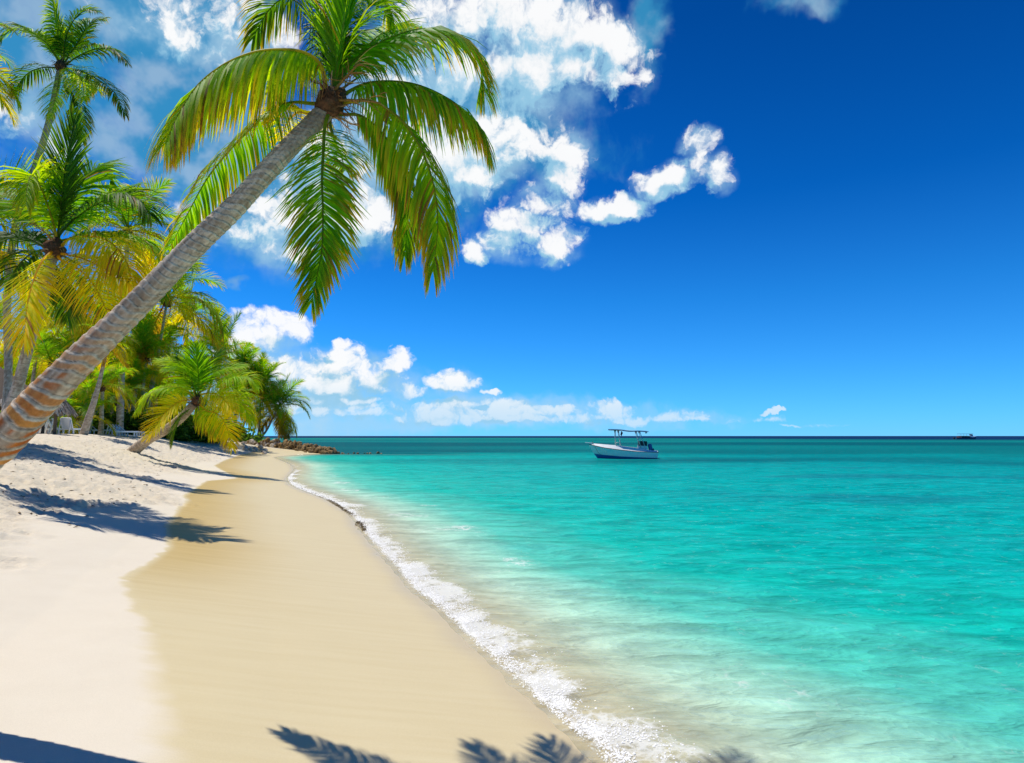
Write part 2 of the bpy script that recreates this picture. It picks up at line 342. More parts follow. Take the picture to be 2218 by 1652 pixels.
def sand_mat():
    m, nt, out = mat_new('sand'); L = nt.links.new
    b = N(nt, 'ShaderNodeBsdfPrincipled', ins={'Specular IOR Level': .25})
    wet = N(nt, 'ShaderNodeAttribute', attribute_name='wet'); rg = N(nt, 'ShaderNodeAttribute', attribute_name='rough'); deep = N(nt, 'ShaderNodeAttribute', attribute_name='golden')
    tc = N(nt, 'ShaderNodeTexCoord')
    n1 = N(nt, 'ShaderNodeTexNoise', ins={'Scale': 2.2, 'Detail': 6., 'Roughness': .6}); L(tc.outputs['Object'], n1.inputs[0])
    n2 = N(nt, 'ShaderNodeTexNoise', ins={'Scale': 170., 'Detail': 3., 'Roughness': .7}); L(tc.outputs['Object'], n2.inputs[0])
    mp = N(nt, 'ShaderNodeMapping'); mp.inputs[2].default_value = (0, 0, math.radians(-20)); mp.inputs[3].default_value = (.5, 6., 1); L(tc.outputs['Object'], mp.inputs[0])
    n3 = N(nt, 'ShaderNodeTexNoise', ins={'Scale': 1.6, 'Detail': 5., 'Roughness': .55}); L(mp.outputs[0], n3.inputs[0])
    dry = mix_n(nt, n1.outputs[0], (.64, .56, .43), (.71, .635, .50))
    drr = mix_n(nt, rg.outputs['Fac'], dry, mix_n(nt, n1.outputs[0], (.56, .465, .325), (.73, .655, .52)))
    wets = mix_n(nt, n3.outputs[0], (.555, .445, .24), (.63, .535, .325))
    gold = mix_n(nt, deep.outputs['Fac'], wets, mix_n(nt, n3.outputs[0], (.43, .29, .085), (.56, .41, .165)))
    wf = smooth_n(nt, math_n(nt, 'ADD', wet.outputs['Fac'], math_n(nt, 'MULTIPLY', math_n(nt, 'SUBTRACT', n3.outputs[0], .5), .35)), .3, .7)
    col = mix_n(nt, wf, drr, gold)
    gr = smooth_n(nt, n2.outputs[0], .2, .8, .88, 1.12, 'LINEAR')
    hs = N(nt, 'ShaderNodeHueSaturation'); L(col, hs.inputs['Color']); L(gr, hs.inputs['Value'])
    # scattered dark specks of leaf and shell on the trodden sand
    vo = N(nt, 'ShaderNodeTexVoronoi', ins={'Scale': 3.2, 'Randomness': 1.}); L(tc.outputs['Object'], vo.inputs[0])
    sp = math_n(nt, 'MULTIPLY', math_n(nt, 'LESS_THAN', vo.outputs['Distance'], .06), math_n(nt, 'MULTIPLY', rg.outputs['Fac'], .6))
    c2 = mix_n(nt, sp, hs.outputs[0], (.16, .10, .05))
    sk = N(nt, 'ShaderNodeAttribute', attribute_name='soak')
    c2 = mix_n(nt, math_n(nt, 'MULTIPLY', sk.outputs['Fac'], .35), c2, (.50, .36, .17))
    L(c2, b.inputs['Base Color'])
    L(math_n(nt, 'SUBTRACT', smooth_n(nt, wf, 0, 1, .95, .55, 'LINEAR'), math_n(nt, 'MULTIPLY', sk.outputs['Fac'], .3)), b.inputs['Roughness'])
    nb = N(nt, 'ShaderNodeTexNoise', ins={'Scale': 14., 'Detail': 5., 'Roughness': .6}); L(tc.outputs['Object'], nb.inputs[0])
    bp1 = N(nt, 'ShaderNodeBump', ins={'Distance': .05}); L(math_n(nt, 'MULTIPLY', rg.outputs['Fac'], .75), bp1.inputs['Strength']); L(nb.outputs[0], bp1.inputs['Height'])
    bp2 = N(nt, 'ShaderNodeBump', ins={'Strength': .35, 'Distance': .004}); L(n2.outputs[0], bp2.inputs['Height']); L(bp1.outputs[0], bp2.inputs['Normal'])
    L(bp2.outputs[0], b.inputs['Normal']); L(b.outputs[0], out.inputs[0]); return m
def build_beach():
    ys = np.concatenate([np.linspace(-20, 1, 12), np.geomspace(1.3, 150, 560), np.geomspace(160, 600, 12)])
    shy = np.interp(ys, [p[1] for p in SHORE if p[1] < 74], [p[0] for p in SHORE if p[1] < 74])
    t = np.linspace(0, 1, 520)
    xr = np.where(ys < 74, shy + 3 + .12*np.abs(ys), 5); xl = -1.0*np.maximum(ys, 0) - 9
    xl = np.where(ys > 120, -ys*1.6, xl)
    X = xl[:, None] + (xr-xl)[:, None]*t; Y = np.repeat(ys[:, None], len(t), 1)
    x, y = X.ravel(), Y.ravel(); s = sdist(x, y); h = ground(x, y); r = rough_mask(x, y, s)
    wd = seg_dist(x, y, WET); w = np.where(inside(x, y, WETPOLY), wd, -wd)
    soft = .10 + .25*sst(-y, -8, -4)
    wet = np.clip(.5 + .5*(w + .06*fbm(x*2, y*4, 3, 77))/soft, 0, 1)
    golden = sst(w, 0, .15)*(1-sst(w, .25, 2.2))*sst(y, 6, 10)
    me = mesh_np('beach', np.stack([x, y, h], 1), grid_faces(len(ys), len(t)), None, sand_mat(), True, {'wet': wet, 'rough': r*(1-wet), 'golden': golden, 'soak': (1-sst(s + .1*fbm(x*1.2, y*1.2, 3, 19), .05, .5))*sst(s, -.25, -.02)})
    o = obj('beach', me); o['kind'] = 'structure'
build_beach()

# ------------------------------------------------------------------ the sea
def water_mat():
    m, nt, out = mat_new('sea_water'); L = nt.links.new
    a = N(nt, 'ShaderNodeAttribute', attribute_name='col'); al = N(nt, 'ShaderNodeAttribute', attribute_name='clear'); fo = N(nt, 'ShaderNodeAttribute', attribute_name='foam'); fr = N(nt, 'ShaderNodeAttribute', attribute_name='far')
    tc = N(nt, 'ShaderNodeTexCoord')
    def stretched(rz, sx, sy, scale, det=4., rough=.55):
        mp = N(nt, 'ShaderNodeMapping'); mp.inputs[2].default_value = (0, 0, math.radians(rz)); mp.inputs[3].default_value = (sx, sy, 1); L(tc.outputs['Object'], mp.inputs[0])
        n = N(nt, 'ShaderNodeTexNoise', ins={'Scale': scale, 'Detail': det, 'Roughness': rough, 'Distortion': .4}); L(mp.outputs[0], n.inputs[0]); return n.outputs[0]
    w1 = stretched(-16, .6, 1.6, 1.25, 3.); w2 = stretched(-6, .65, 1.5, 2.9, 3.); w3 = stretched(-4, .5, 1.2, .28, 3.); w4 = stretched(0, .8, 1.3, 9., 3.)
    hh = math_n(nt, 'ADD', math_n(nt, 'MULTIPLY', w1, .55), math_n(nt, 'ADD', math_n(nt, 'MULTIPLY', math_n(nt, 'SUBTRACT', 1., math_n(nt, 'ABSOLUTE', math_n(nt, 'MULTIPLY_ADD', w2, 2., -1.))), .22), math_n(nt, 'MULTIPLY', w4, .06)))
    hh = math_n(nt, 'ADD', hh, math_n(nt, 'MULTIPLY', w3, 1.2))
    bp = N(nt, 'ShaderNodeBump', ins={'Distance': .30}); L(hh, bp.inputs['Height']); L(smooth_n(nt, fr.outputs['Fac'], 0, 1, .8, .5), bp.inputs['Strength'])
    # sand and weed patches below, plus ripple light and shade painted into the colour
    v = smooth_n(nt, math_n(nt, 'ADD', math_n(nt, 'MULTIPLY', w1, .5), math_n(nt, 'ADD', math_n(nt, 'MULTIPLY', w2, .33), math_n(nt, 'MULTIPLY', w4, .17))), .36, .64, .72, 1.22)
    hs = N(nt, 'ShaderNodeHueSaturation'); L(a.outputs['Color'], hs.inputs['Color']); L(v, hs.inputs['Value'])
    dif = N(nt, 'ShaderNodeBsdfDiffuse'); L(hs.outputs[0], dif.inputs[0]); L(bp.outputs[0], dif.inputs['Normal'])
    tr = N(nt, 'ShaderNodeBsdfTransparent'); tr.inputs[0].default_value = (.96, .99, .96, 1)
    body = N(nt, 'ShaderNodeMixShader'); L(al.outputs['Fac'], body.inputs[0]); L(dif.outputs[0], body.inputs[1]); L(tr.outputs[0], body.inputs[2])
    gl = N(nt, 'ShaderNodeBsdfGlossy', ins={'Roughness': .12}); L(bp.outputs[0], gl.inputs['Normal'])
    fz = N(nt, 'ShaderNodeFresnel', ins={'IOR': 1.33}); L(bp.outputs[0], fz.inputs['Normal'])
    surf = N(nt, 'ShaderNodeMixShader'); L(math_n(nt, 'MULTIPLY', math_n(nt, 'MINIMUM', fz.outputs[0], .38), smooth_n(nt, fr.outputs['Fac'], 0, 1, .5, .12)), surf.inputs[0]); L(body.outputs[0], surf.inputs[1]); L(gl.outputs[0], surf.inputs[2])
    # lacy foam
    vo = N(nt, 'ShaderNodeTexVoronoi', feature='DISTANCE_TO_EDGE', ins={'Scale': 13., 'Detail': 2., 'Roughness': .6}); nd = N(nt, 'ShaderNodeTexNoise', ins={'Scale': 5., 'Detail': 5.}); L(tc.outputs['Object'], nd.inputs[0])
    wv = mix_n(nt, .12, tc.outputs['Object'], nd.outputs['Color']); L(wv, vo.inputs[0])
    lace = math_n(nt, 'ADD', math_n(nt, 'MULTIPLY', smooth_n(nt, vo.outputs['Distance'], .0, .16, 1, 0), .5), math_n(nt, 'MULTIPLY', smooth_n(nt, nd.outputs[0], .3, .7), .6))
    fmask = smooth_n(nt, math_n(nt, 'ADD', math_n(nt, 'MULTIPLY', fo.outputs['Fac'], 1.5), math_n(nt, 'SUBTRACT', lace, .9)), .0, .75)
    fd = N(nt, 'ShaderNodeBsdfDiffuse'); fd.inputs[0].default_value = (.74, .745, .71, 1)
    fin = N(nt, 'ShaderNodeMixShader'); L(math_n(nt, 'MULTIPLY', fmask, .66), fin.inputs[0]); L(surf.outputs[0], fin.inputs[1]); L(fd.outputs[0], fin.inputs[2]); L(fin.outputs[0], out.inputs[0]); return m
def wave(x, y, s):
    off = np.maximum(-s, 0); z = np.zeros_like(x)
    r = np.random.default_rng(3)
    dist = np.hypot(x, y)
    for i in range(10):
        lam = .5*1.28**i; th = math.radians(-100 + r.normal()*26); ph = r.random()*6.28
        fade = np.clip(1.3 - dist*.013*4.5/lam, 0, 1)
        z += fade*lam*.0055*np.sin((x*math.cos(th)+y*math.sin(th))*2*math.pi/lam + ph + 1.4*noise2(x/lam/3, y/lam/3, i))
    return z*sst(off, .1, 3)
def foam_line(x, y, s):
    off = -s
    wob = .35*fbm(x*.5, y*.5, 3, 21) + .15*fbm(x*1.7, y*1.7, 2, 22)
    w = (.46 - .006*np.clip(y, 0, 40))
    near = sst(off, -.12, .03)*(1-sst(off + wob, .25*w, 1.25*w))
    second = .42*np.exp(-((off + 2*wob - 1.7)/.35)**2)*sst(fbm(x*.4, y*.4, 2, 55), -.1, .35)*sst(y, 3, 8)
    return np.clip(near*(.62+.55*fbm(x*.9, y*.9, 2, 91)) + second, 0, 1)*sst(-y, -60, -30)
def build_sea():
    ys = np.concatenate([np.linspace(-15, 1, 8), np.geomspace(1.2, 45000, 900)])
    shx = np.interp(ys, [p[0] for p in []] or [p[1] for p in SHORE if p[1] < 74], [p[0] for p in SHORE if p[1] < 74])
    t = np.linspace(0, 1, 440)**1.25
    xl = np.where(ys < 70, shx - 1.2 - .02*np.abs(ys), -1.3*ys); xr = 1.0*np.maximum(ys, 0) + 12
    X = xl[:, None] + (xr-xl)[:, None]*t; Y = np.repeat(ys[:, None], len(t), 1); x, y = X.ravel(), Y.ravel()
    nearm = (y < 400); s = np.full(x.shape, -500.); s[nearm] = sdist(x[nearm], y[nearm]); off = np.maximum(-s, 0)
    z = np.zeros_like(x); z[nearm] = wave(x[nearm], y[nearm], s[nearm])
    edge = .05*fbm(x*3, y*3, 2, 41)
    z += nearm*(.035*np.exp(-((off-.35+edge)/.4)**2))
    z -= nearm*.0*s
    n = .35*fbm(x*.05, y*.12, 3, 61)*sst(-y, -90, -50); n2 = fbm(x*.012, y*.03, 2, 65)
    dist = np.hypot(x, y)
    o2 = off*(1+.5*n)
    stops = [0, .5, 1.3, 2.6, 4.6, 9, 24, 50]
    cols = np.array([(.70,.62,.43),(.64,.66,.46),(.40,.62,.45),(.09,.50,.375),(.006,.43,.33),(.001,.375,.315),(.0,.315,.285),(.0,.24,.24)])
    col = np.stack([np.interp(o2, stops, cols[:, k]) for k in range(3)], 1)
    # farther out: weed beds, the reef and at last deep water
    tdeep = sst(dist + 14*n2 + 30*fbm(x*.03, y*.05, 3, 67)*sst(-y, -120, -80), 42, 98)[:, None]
    band = sst(fbm(x*.004, y*.010, 2, 71), -.35, .45)[:, None]
    deepc = lerp(np.array([.001, .095, .115]), np.array([.002, .18, .175]), band)
    col = lerp(col, deepc, tdeep*.97)
    ree = sst(dist + 60*n2, 260, 420)[:, None]; col = lerp(col, np.array([.004, .21, .175]), ree*(1-sst(dist, 600, 800)[:, None])*.8)
    col = lerp(col, np.array([.003, .022, .085]), sst(dist + 330*sst(x/np.maximum(dist, 1), -.1, .6), 600, 880)[:, None])
    # dark patches of weed in the lagoon
    weed = sst(fbm(x*.07, y*.17, 3, 81)*sst(-y, -80, -50), .2, .6)[:, None]*sst(off, 9, 18)[:, None]*(1-tdeep)
    col = lerp(col, np.array([.004, .20, .215]), weed*.75)
    clear = .62*(1-sst(off, .0, 1.5))
    me = mesh_np('sea', np.stack([x, y, z], 1), grid_faces(len(ys), len(t)), col, water_mat(), True, {'clear': clear, 'foam': foam_line(x, y, s)*nearm, 'far': sst(dist, 6, 90)})
    o = obj('sea', me); o['kind'] = 'structure'
build_sea()

# foam bubbles along the water's edge, far too many to count
def build_foam():
    n = 85000; k = sh[2:92]; seg = np.hypot(*np.diff(k, axis=0).T); keep = k[:-1, 1] < 34
    wgt = np.where(keep, seg/np.maximum(k[:-1, 1], 3)**1.2, 0); wgt /= wgt.sum()
    i = rng.choice(len(seg), n, p=wgt); u = rng.random(n)
    a = k[i]; b = k[i+1]; p = a + (b-a)*u[:, None]; d = (b-a)/seg[i][:, None]; nrm = np.stack([d[:, 1], -d[:, 0]], 1)
    off = np.abs(rng.normal(0, .26, n)) - .09
    p = p + nrm*off[:, None]; x, y = p.T; s = sdist(x, y); f = foam_line(x, y, s)
    clump = sst(fbm(x*4, y*4, 3, 13), -.35, .35)
    ok = (rng.random(n) < f*clump + .25*(off < .1)) & (s < .12 + .05*fbm(x*5, y*5, 2, 14)); x, y, s, off = x[ok], y[ok], s[ok], off[ok]; m = len(x)
    g0 = ground(x, y); zs = np.maximum(g0, .035*np.exp(-((-s-.35)/.4)**2)) + .002
    r = (.0025 + .006*rng.random(m)**2)*(1+y*.035)
    base = np.array([(1, 0, 0), (0, 1, 0), (-1, 0, 0), (0, -1, 0), (0, 0, .9)], float)
    V = base[None]*r[:, None, None]*(.7+.6*rng.random((m, 5, 1)))
    c, sn = np.cos(rng.random(m)*6.28), np.sin(rng.random(m)*6.28)
    V = np.stack([V[..., 0]*c[:, None]-V[..., 1]*sn[:, None], V[..., 0]*sn[:, None]+V[..., 1]*c[:, None], V[..., 2]], -1) + np.stack([x, y, zs], 1)[:, None]
    F = (np.array([(0, 1, 4), (1, 2, 4), (2, 3, 4), (3, 0, 4)])[None] + 5*np.arange(m)[:, None, None]).reshape(-1, 3)
    o = obj('foam', mesh_np('foam', V.reshape(-1, 3), F, None, simple('foam', (.80, .80, .78), .6, .3), True)); o['kind'] = 'stuff'
build_foam()

# ------------------------------------------------------------------ palms
def frame(path, hint):
    T = np.gradient(path, axis=0); T /= np.linalg.norm(T, axis=1)[:, None]+1e-9
    h = np.asarray(hint, float); h = np.broadcast_to(h, T.shape) if h.ndim == 1 else h
    Nn = h - T*np.sum(h*T, 1)[:, None]; Nn /= np.linalg.norm(Nn, axis=1)[:, None]+1e-9
    return T, Nn, np.cross(T, Nn)
TONES = {'dark': ((.030, .115, .008), (.085, .22, .010)), 'green': ((.09, .27, .006), (.20, .39, .008)), 'lime': ((.18, .38, .006), (.38, .49, .008)),
         'yellow': ((.38, .47, .006), (.64, .54, .010)), 'old': ((.26, .20, .02), (.36, .23, .03))}
def frond_meshes(name, path, hint=(0, 0, 1), n=70, L=.8, w=.034, droop=.5, tone='green', lift=.25, start=.14, seed=0, mid=.022, brown=.5, ang=(72, 20), segs=4, wilt=0., hang=0.):
    """leaf blade mesh and midrib mesh of one pinnate frond along a path"""
    r = np.random.default_rng(seed); path = np.asarray(path, float)
    if len(path) < 20: path = catmull(path, 44)
    K = len(path); T, Nn, Sd = frame(path, hint)
    arc = np.concatenate([[0], np.cumsum(np.linalg.norm(np.diff(path, axis=0), axis=1))]); arc /= arc[-1]
    t = np.linspace(start, .995, n); t = np.concatenate([t, t]); side = np.repeat([1., -1.], n)
    t = np.clip(t + r.normal(0, .25/n, 2*n), start, 1)
    I = lambda A: np.stack([np.interp(t, arc, A[:, k]) for k in range(3)], 1)
    B, Tt, Nt, St = I(path), I(T), I(Nn), I(Sd)
    q = (t-start)/(1-start)
    Lp = L*(np.clip(.35+q*3.4, 0, 1)*(1-.62*np.clip((q-.45)/.55, 0, 1)**1.4))*(1+r.normal(0, .07, 2*n))
    a = np.radians(lerp(ang[0], ang[1], q**1.1) + r.normal(0, 4, 2*n)); lf = lift*(1-.5*q) + r.normal(0, .08, 2*n)
    D = Tt*np.cos(a)[:, None] + St*(side*np.sin(a))[:, None] + Nt*lf[:, None] + np.array([0, 0, -hang])*np.clip(1-.95*q, 0, 1)[:, None]; D /= np.linalg.norm(D, axis=1)[:, None]
    dr = droop*(1+.25*r.normal(0, 1, 2*n)) + wilt*(r.random(2*n) < .2)
    u = np.linspace(0, 1, segs); wp = np.interp(u, [0, .2, .6, .85, 1], [.55, 1., .85, .45, .06])
    pts = np.zeros((2*n, segs, 3)); pts[:, 0] = B; dcur = D.copy(); gv = np.array([0, 0, -1.])
    for k in range(1, segs):
        pts[:, k] = pts[:, k-1] + dcur*(Lp/(segs-1))[:, None]
        dcur = dcur + gv*(dr*1.7/(segs-1)*(k**.6))[:, None]; dcur /= np.linalg.norm(dcur, axis=1)[:, None]
    W = Tt - D*np.sum(Tt*D, 1)[:, None]; W /= np.linalg.norm(W, axis=1)[:, None]+1e-9
    W = W + .45*np.cross(D, W)*(side*1.)[:, None] + r.normal(0, .22, (2*n, 3)); W /= np.linalg.norm(W, axis=1)[:, None]
    wl = w*(.5+.5*np.clip(Lp/L, 0, 1))*(1+r.normal(0, .12, 2*n))
    V = np.stack([pts - W[:, None]*(wl[:, None]*wp)[..., None]/2, pts + W[:, None]*(wl[:, None]*wp)[..., None]/2], 2)
    m = 2*n; V = V.reshape(-1, 3)
    base = (np.arange(m)*segs*2)[:, None, None]; kk = (np.arange(segs-1)*2)[None, :, None]
    F = (base + kk + np.array([0, 1, 3, 2])[None, None]).reshape(-1, 4)
    c0, c1 = map(np.array, TONES[tone]); mixv = np.clip(.35 + .3*r.normal(0, 1, m) + .25*(q-.4), 0, 1)
    cl = lerp(c0, c1, mixv[:, None]); cl = np.repeat(cl[:, None], segs, 1)
    bt = (np.clip(u, 0, 1)**2.2)[None, :]*np.clip(brown*(.7+.9*r.normal(0, 1, m))*(.45+.9*q), 0, 1)[:, None]
    cl = lerp(cl, np.array([.42, .225, .02]), np.clip(bt*1.4, 0, .92)[..., None])
    dead = (r.random(m) < .05*brown)[:, None, None]; cl = np.where(dead, np.array([.26, .15, .035]), cl)
    cl = np.repeat(cl[:, :, None], 2, 2).reshape(-1, 3)
    blade = mesh_np(name, V, F, cl, LEAF, True)
    rad = mid*np.interp(arc, [0, .06, .15, .5, 1], [1.45, 1.15, .95, .6, .12])
    rv, rf = tube_np(path, rad, 6); mc = np.array({'dark': (.10, .17, .02), 'green': (.20, .27, .02), 'lime': (.34, .33, .03), 'yellow': (.5, .36, .03), 'old': (.3, .17, .04)}[tone])
    mc2 = np.repeat(lerp(mc, mc*np.array([.75, .9, .8]), arc[:, None]), 6, 0)
    return blade, mesh_np('midrib', rv, rf, mc2, LEAF, True)
def lib_path(el, length, k, bend, seed):
    r = np.random.default_rng(seed); n = 30; p = np.zeros((n, 3)); e = math.radians(el); az = 0.
    for i in range(1, n):
        f = i/n; e -= k*(.25+1.5*f)/n*max(.15, math.cos(min(e, 1.5)) + .25); e = max(e, math.radians(-86)); az += bend/n
        p[i] = p[i-1] + length/n*np.array([math.sin(az)*math.cos(e), math.cos(az)*math.cos(e), math.sin(e)])
    return p
LIB = {}
def library():
    specs = [(82, .5, 'lime', .18), (70, .95, 'green', .3), (55, 1.4, 'green', .45), (38, 1.7, 'green', .55), (20, 1.8, 'lime', .6), (2, 1.5, 'yellow', .65), (-25, 1.1, 'yellow', .7), (-55, .6, 'old', .5)]
    for i, (el, k, tone, dr) in enumerate(specs):
        for v in range(2):
            tn = tone if v == 0 else {'lime': 'green', 'green': 'dark' if i == 3 else 'lime', 'yellow': 'lime', 'old': 'old'}[tone]
            p = lib_path(el, 3.1, k*(1+.15*v), (-.35, .4)[v], i*5+v)
            hint = np.array([0, 0, 1.]) if el < 60 else np.array([0, -.9, .45])
            if el <= -25: hint = np.array([0, .8, .5])
            LIB[(i, v)] = frond_meshes('frond', p, hint, 64, .92, .046, dr, tone, .3 if el > 0 else .1, .15, 100+i*7+v, .026, .3+.12*i)
library()
def trunk_mesh(path, rad, n=12, m=None, ring=.11, seed=0, base_orange=0., hero=False):
    path = catmull(path, 160 if not hero else 900); r = np.random.default_rng(seed)
    arc = np.concatenate([[0], np.cumsum(np.linalg.norm(np.diff(path, axis=0), axis=1))]); Ltot = arc[-1]
    if m: 
        s = np.linspace(0, Ltot, m); path = np.stack([np.interp(s, arc, path[:, k]) for k in range(3)], 1); arc = s
    k = len(path); rr = np.interp(arc/Ltot, np.linspace(0, 1, len(rad)), rad)
    T = np.gradient(path, axis=0); T /= np.linalg.norm(T, axis=1)[:, None]; a = np.cross(T[0], (0, 1, .2)); A = np.zeros_like(T); Bv = np.zeros_like(T)
    for i in range(k): a = a - T[i]*np.dot(a, T[i]); a /= np.linalg.norm(a); A[i] = a; Bv[i] = np.cross(T[i], a)
    th = np.arange(n)/n*2*np.pi; TH, AR = np.meshgrid(th, arc)
    # leaf scars: irregular ledges that slant round the stem
    slant = (.42 if hero else .3)*ring*np.sin(TH + 1.1 + 2.2*noise2(AR*1.1, AR*0+3.3, 5)) + ring*.42*noise2(np.cos(TH)*.8+9, np.sin(TH)*.8 + AR*1.6, seed+3) + ring*.05*noise2(np.cos(TH)*4+9, np.sin(TH)*4+AR*6, seed+4)
    spac = ring*np.interp(arc/Ltot, [0, .35, .55, .75, 1], [1.3, 1.05, .75, .55, .42]); cum = np.concatenate([[0], np.cumsum(np.diff(arc)/spac[:-1])])
    ph = np.interp((AR + slant).ravel(), arc, cum).reshape(AR.shape); f = ph - np.floor(ph); rid = np.floor(ph)
    rv = (hash2(rid.astype(int), rid.astype(int)*0+seed, 5) % 1000)/1000.
    led = np.where(f < .82, -.35 + .75*f, .26 - (f-.82)/.18*.61)          # each ring flares upward, then steps in
    R = rr[:, None]*(1 + (.105 if hero else .05)*led*(.6+.8*rv) + .05*noise2(np.cos(TH)*1.3+5, np.sin(TH)*1.3+AR*2.5, seed+8))
    fine = .6*noise2(TH*6+30, AR*22, seed+11) + .6*noise2(np.cos(TH)*14, np.sin(TH)*14+AR*5, seed+13); grain = noise2(np.cos(TH)*9, np.sin(TH)*9+AR*1.2, seed+12)
    R = R*(1+(.006*fine if hero else 0))
    V = path[:, None] + R[..., None]*(np.cos(TH)[..., None]*A[:, None] + np.sin(TH)[..., None]*Bv[:, None])
    g1, g2, g3 = np.array([.32, .225, .145]), np.array([.66, .53, .39]), np.array([.07, .05, .035])
    col = lerp(g1, g2, np.clip(.5+1.0*fine + .5*(rv-.5), 0, 1)[..., None])
    scar = (sst(f, .70, .77)*(1-sst(f, .86, .93)))[..., None]; col = lerp(col, np.array([.70, .58, .42]), scar*(.35+.6*np.clip(rv+.5*noise2(TH*1.5+9, AR*6, seed+41), 0, 1)[..., None]))
    crev = (1-sst(np.minimum(f, (1-f)*2), .0, .07))[..., None]; col = lerp(col, g3, crev*(.3+.5*np.clip(.5+noise2(TH*2+3, AR*7, seed+42), 0, 1))[..., None])
    dk = sst(fbm(np.cos(TH)*2+4, np.sin(TH)*2+AR*5, 4, seed+20), .05, .6)[..., None]; col = lerp(col, np.array([.22, .155, .10]), dk*.4)
    if base_orange:
        low = (1-sst(AR/Ltot, .42, .66))[..., None]; pt = sst(rv + .55*fbm(np.cos(TH)*1.5+2, np.sin(TH)*1.5+AR*5, 3, seed+30), .10, .45)[..., None]*(sst(f, .02, .25)*(1-sst(f, .66, .8)))[..., None]
        oc = lerp(np.array([.42, .11, .018]), np.array([.56, .27, .07]), np.clip(rv+.5*grain, 0, 1)[..., None])
        col = lerp(col, oc, low*pt*base_orange)
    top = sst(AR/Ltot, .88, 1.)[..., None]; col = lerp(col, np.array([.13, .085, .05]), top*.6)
    F = [grid_faces(k, n, True), ((k-1)*n+np.arange(n)).reshape(1, n)]
    return mesh_np('trunk', V.reshape(-1, 3), F, np.clip(col, 0, 1).reshape(-1, 3), BARK, True)
def fibre_mesh(axis, rad, seed, strips=26, length=1.0):
    """brown woven sheaths, torn strips and old leaf bases round the heart of the crown (local to the crown point)"""
    r = np.random.default_rng(seed); b = MB(); ax = np.array(axis, float); ax /= np.linalg.norm(ax)
    u = np.cross(ax, (0, 1, .3)); u /= np.linalg.norm(u); v = np.cross(ax, u)
    k, n = 14, 18; s = np.linspace(-1.5, 1.9, k); th = np.arange(n)/n*2*np.pi; S2, T2 = np.meshgrid(s, th, indexing='ij')
    pr = np.interp(s, [-1.5, -1, -.3, .5, 1.2, 1.9], [.75, 1.0, 1.35, 1.25, .85, .3])
    R = rad*pr[:, None]*(1+.28*noise2(np.cos(T2)*2+seed, np.sin(T2)*2+S2*2, seed)+.15*noise2(np.cos(T2)*5, np.sin(T2)*5+S2*4, seed+1))
    V = (ax*S2[..., None]*rad + R[..., None]*(np.cos(T2)[..., None]*u + np.sin(T2)[..., None]*v)).reshape(-1, 3)
    cn = np.clip(.5+.8*noise2(T2*3, S2*3, seed+2), 0, 1).ravel()[:, None]
    b.add(V, grid_faces(k, n, True), lerp(np.array([.05, .028, .016]), np.array([.22, .10, .045]), cn))
    for i in range(strips):
        a = r.random()*6.28; d = math.cos(a)*u + math.sin(a)*v; p0 = ax*rad*r.uniform(-1.1, 1.2) + d*rad*1.05
        dv = d*r.uniform(.6, 1.2) + ax*r.uniform(-.1, 1.1); L = length*rad*r.uniform(1., 3.2); w = rad*r.uniform(.06, .30); pts = []
        for q in np.linspace(0, 1, 5): pts.append(p0 + dv*L*q + np.array([0, 0, -1])*L*q*q*r.uniform(.4, 1.0) + r.normal(0, .03*rad, 3))
        pts = np.array(pts); wd = np.cross(dv, ax+r.normal(0, .3, 3)); wd /= np.linalg.norm(wd); ww = w*np.array([1., 1.1, .8, .5, .08])[:, None]
        V = np.stack([pts-wd*ww/2, pts+wd*ww/2], 1).reshape(-1, 3); F = np.array([[2*j, 2*j+1, 2*j+3, 2*j+2] for j in range(4)])
        b.add(V, F, [(.20, .10, .04), (.32, .19, .08), (.10, .06, .035), (.42, .30, .17)][r.integers(4)])
    return b.mesh('crown_fibre', FIBRE, True, True)
def add_frond(root, pair, M=None):
    f = obj('frond', pair[0], root); m = obj('midrib', pair[1], f)
    if M is not None: f.matrix_local = M
    return f
FIB = [fibre_mesh((.1, 0, 1), .16, 60+i, 18) for i in range(3)]
GA = 2.39996
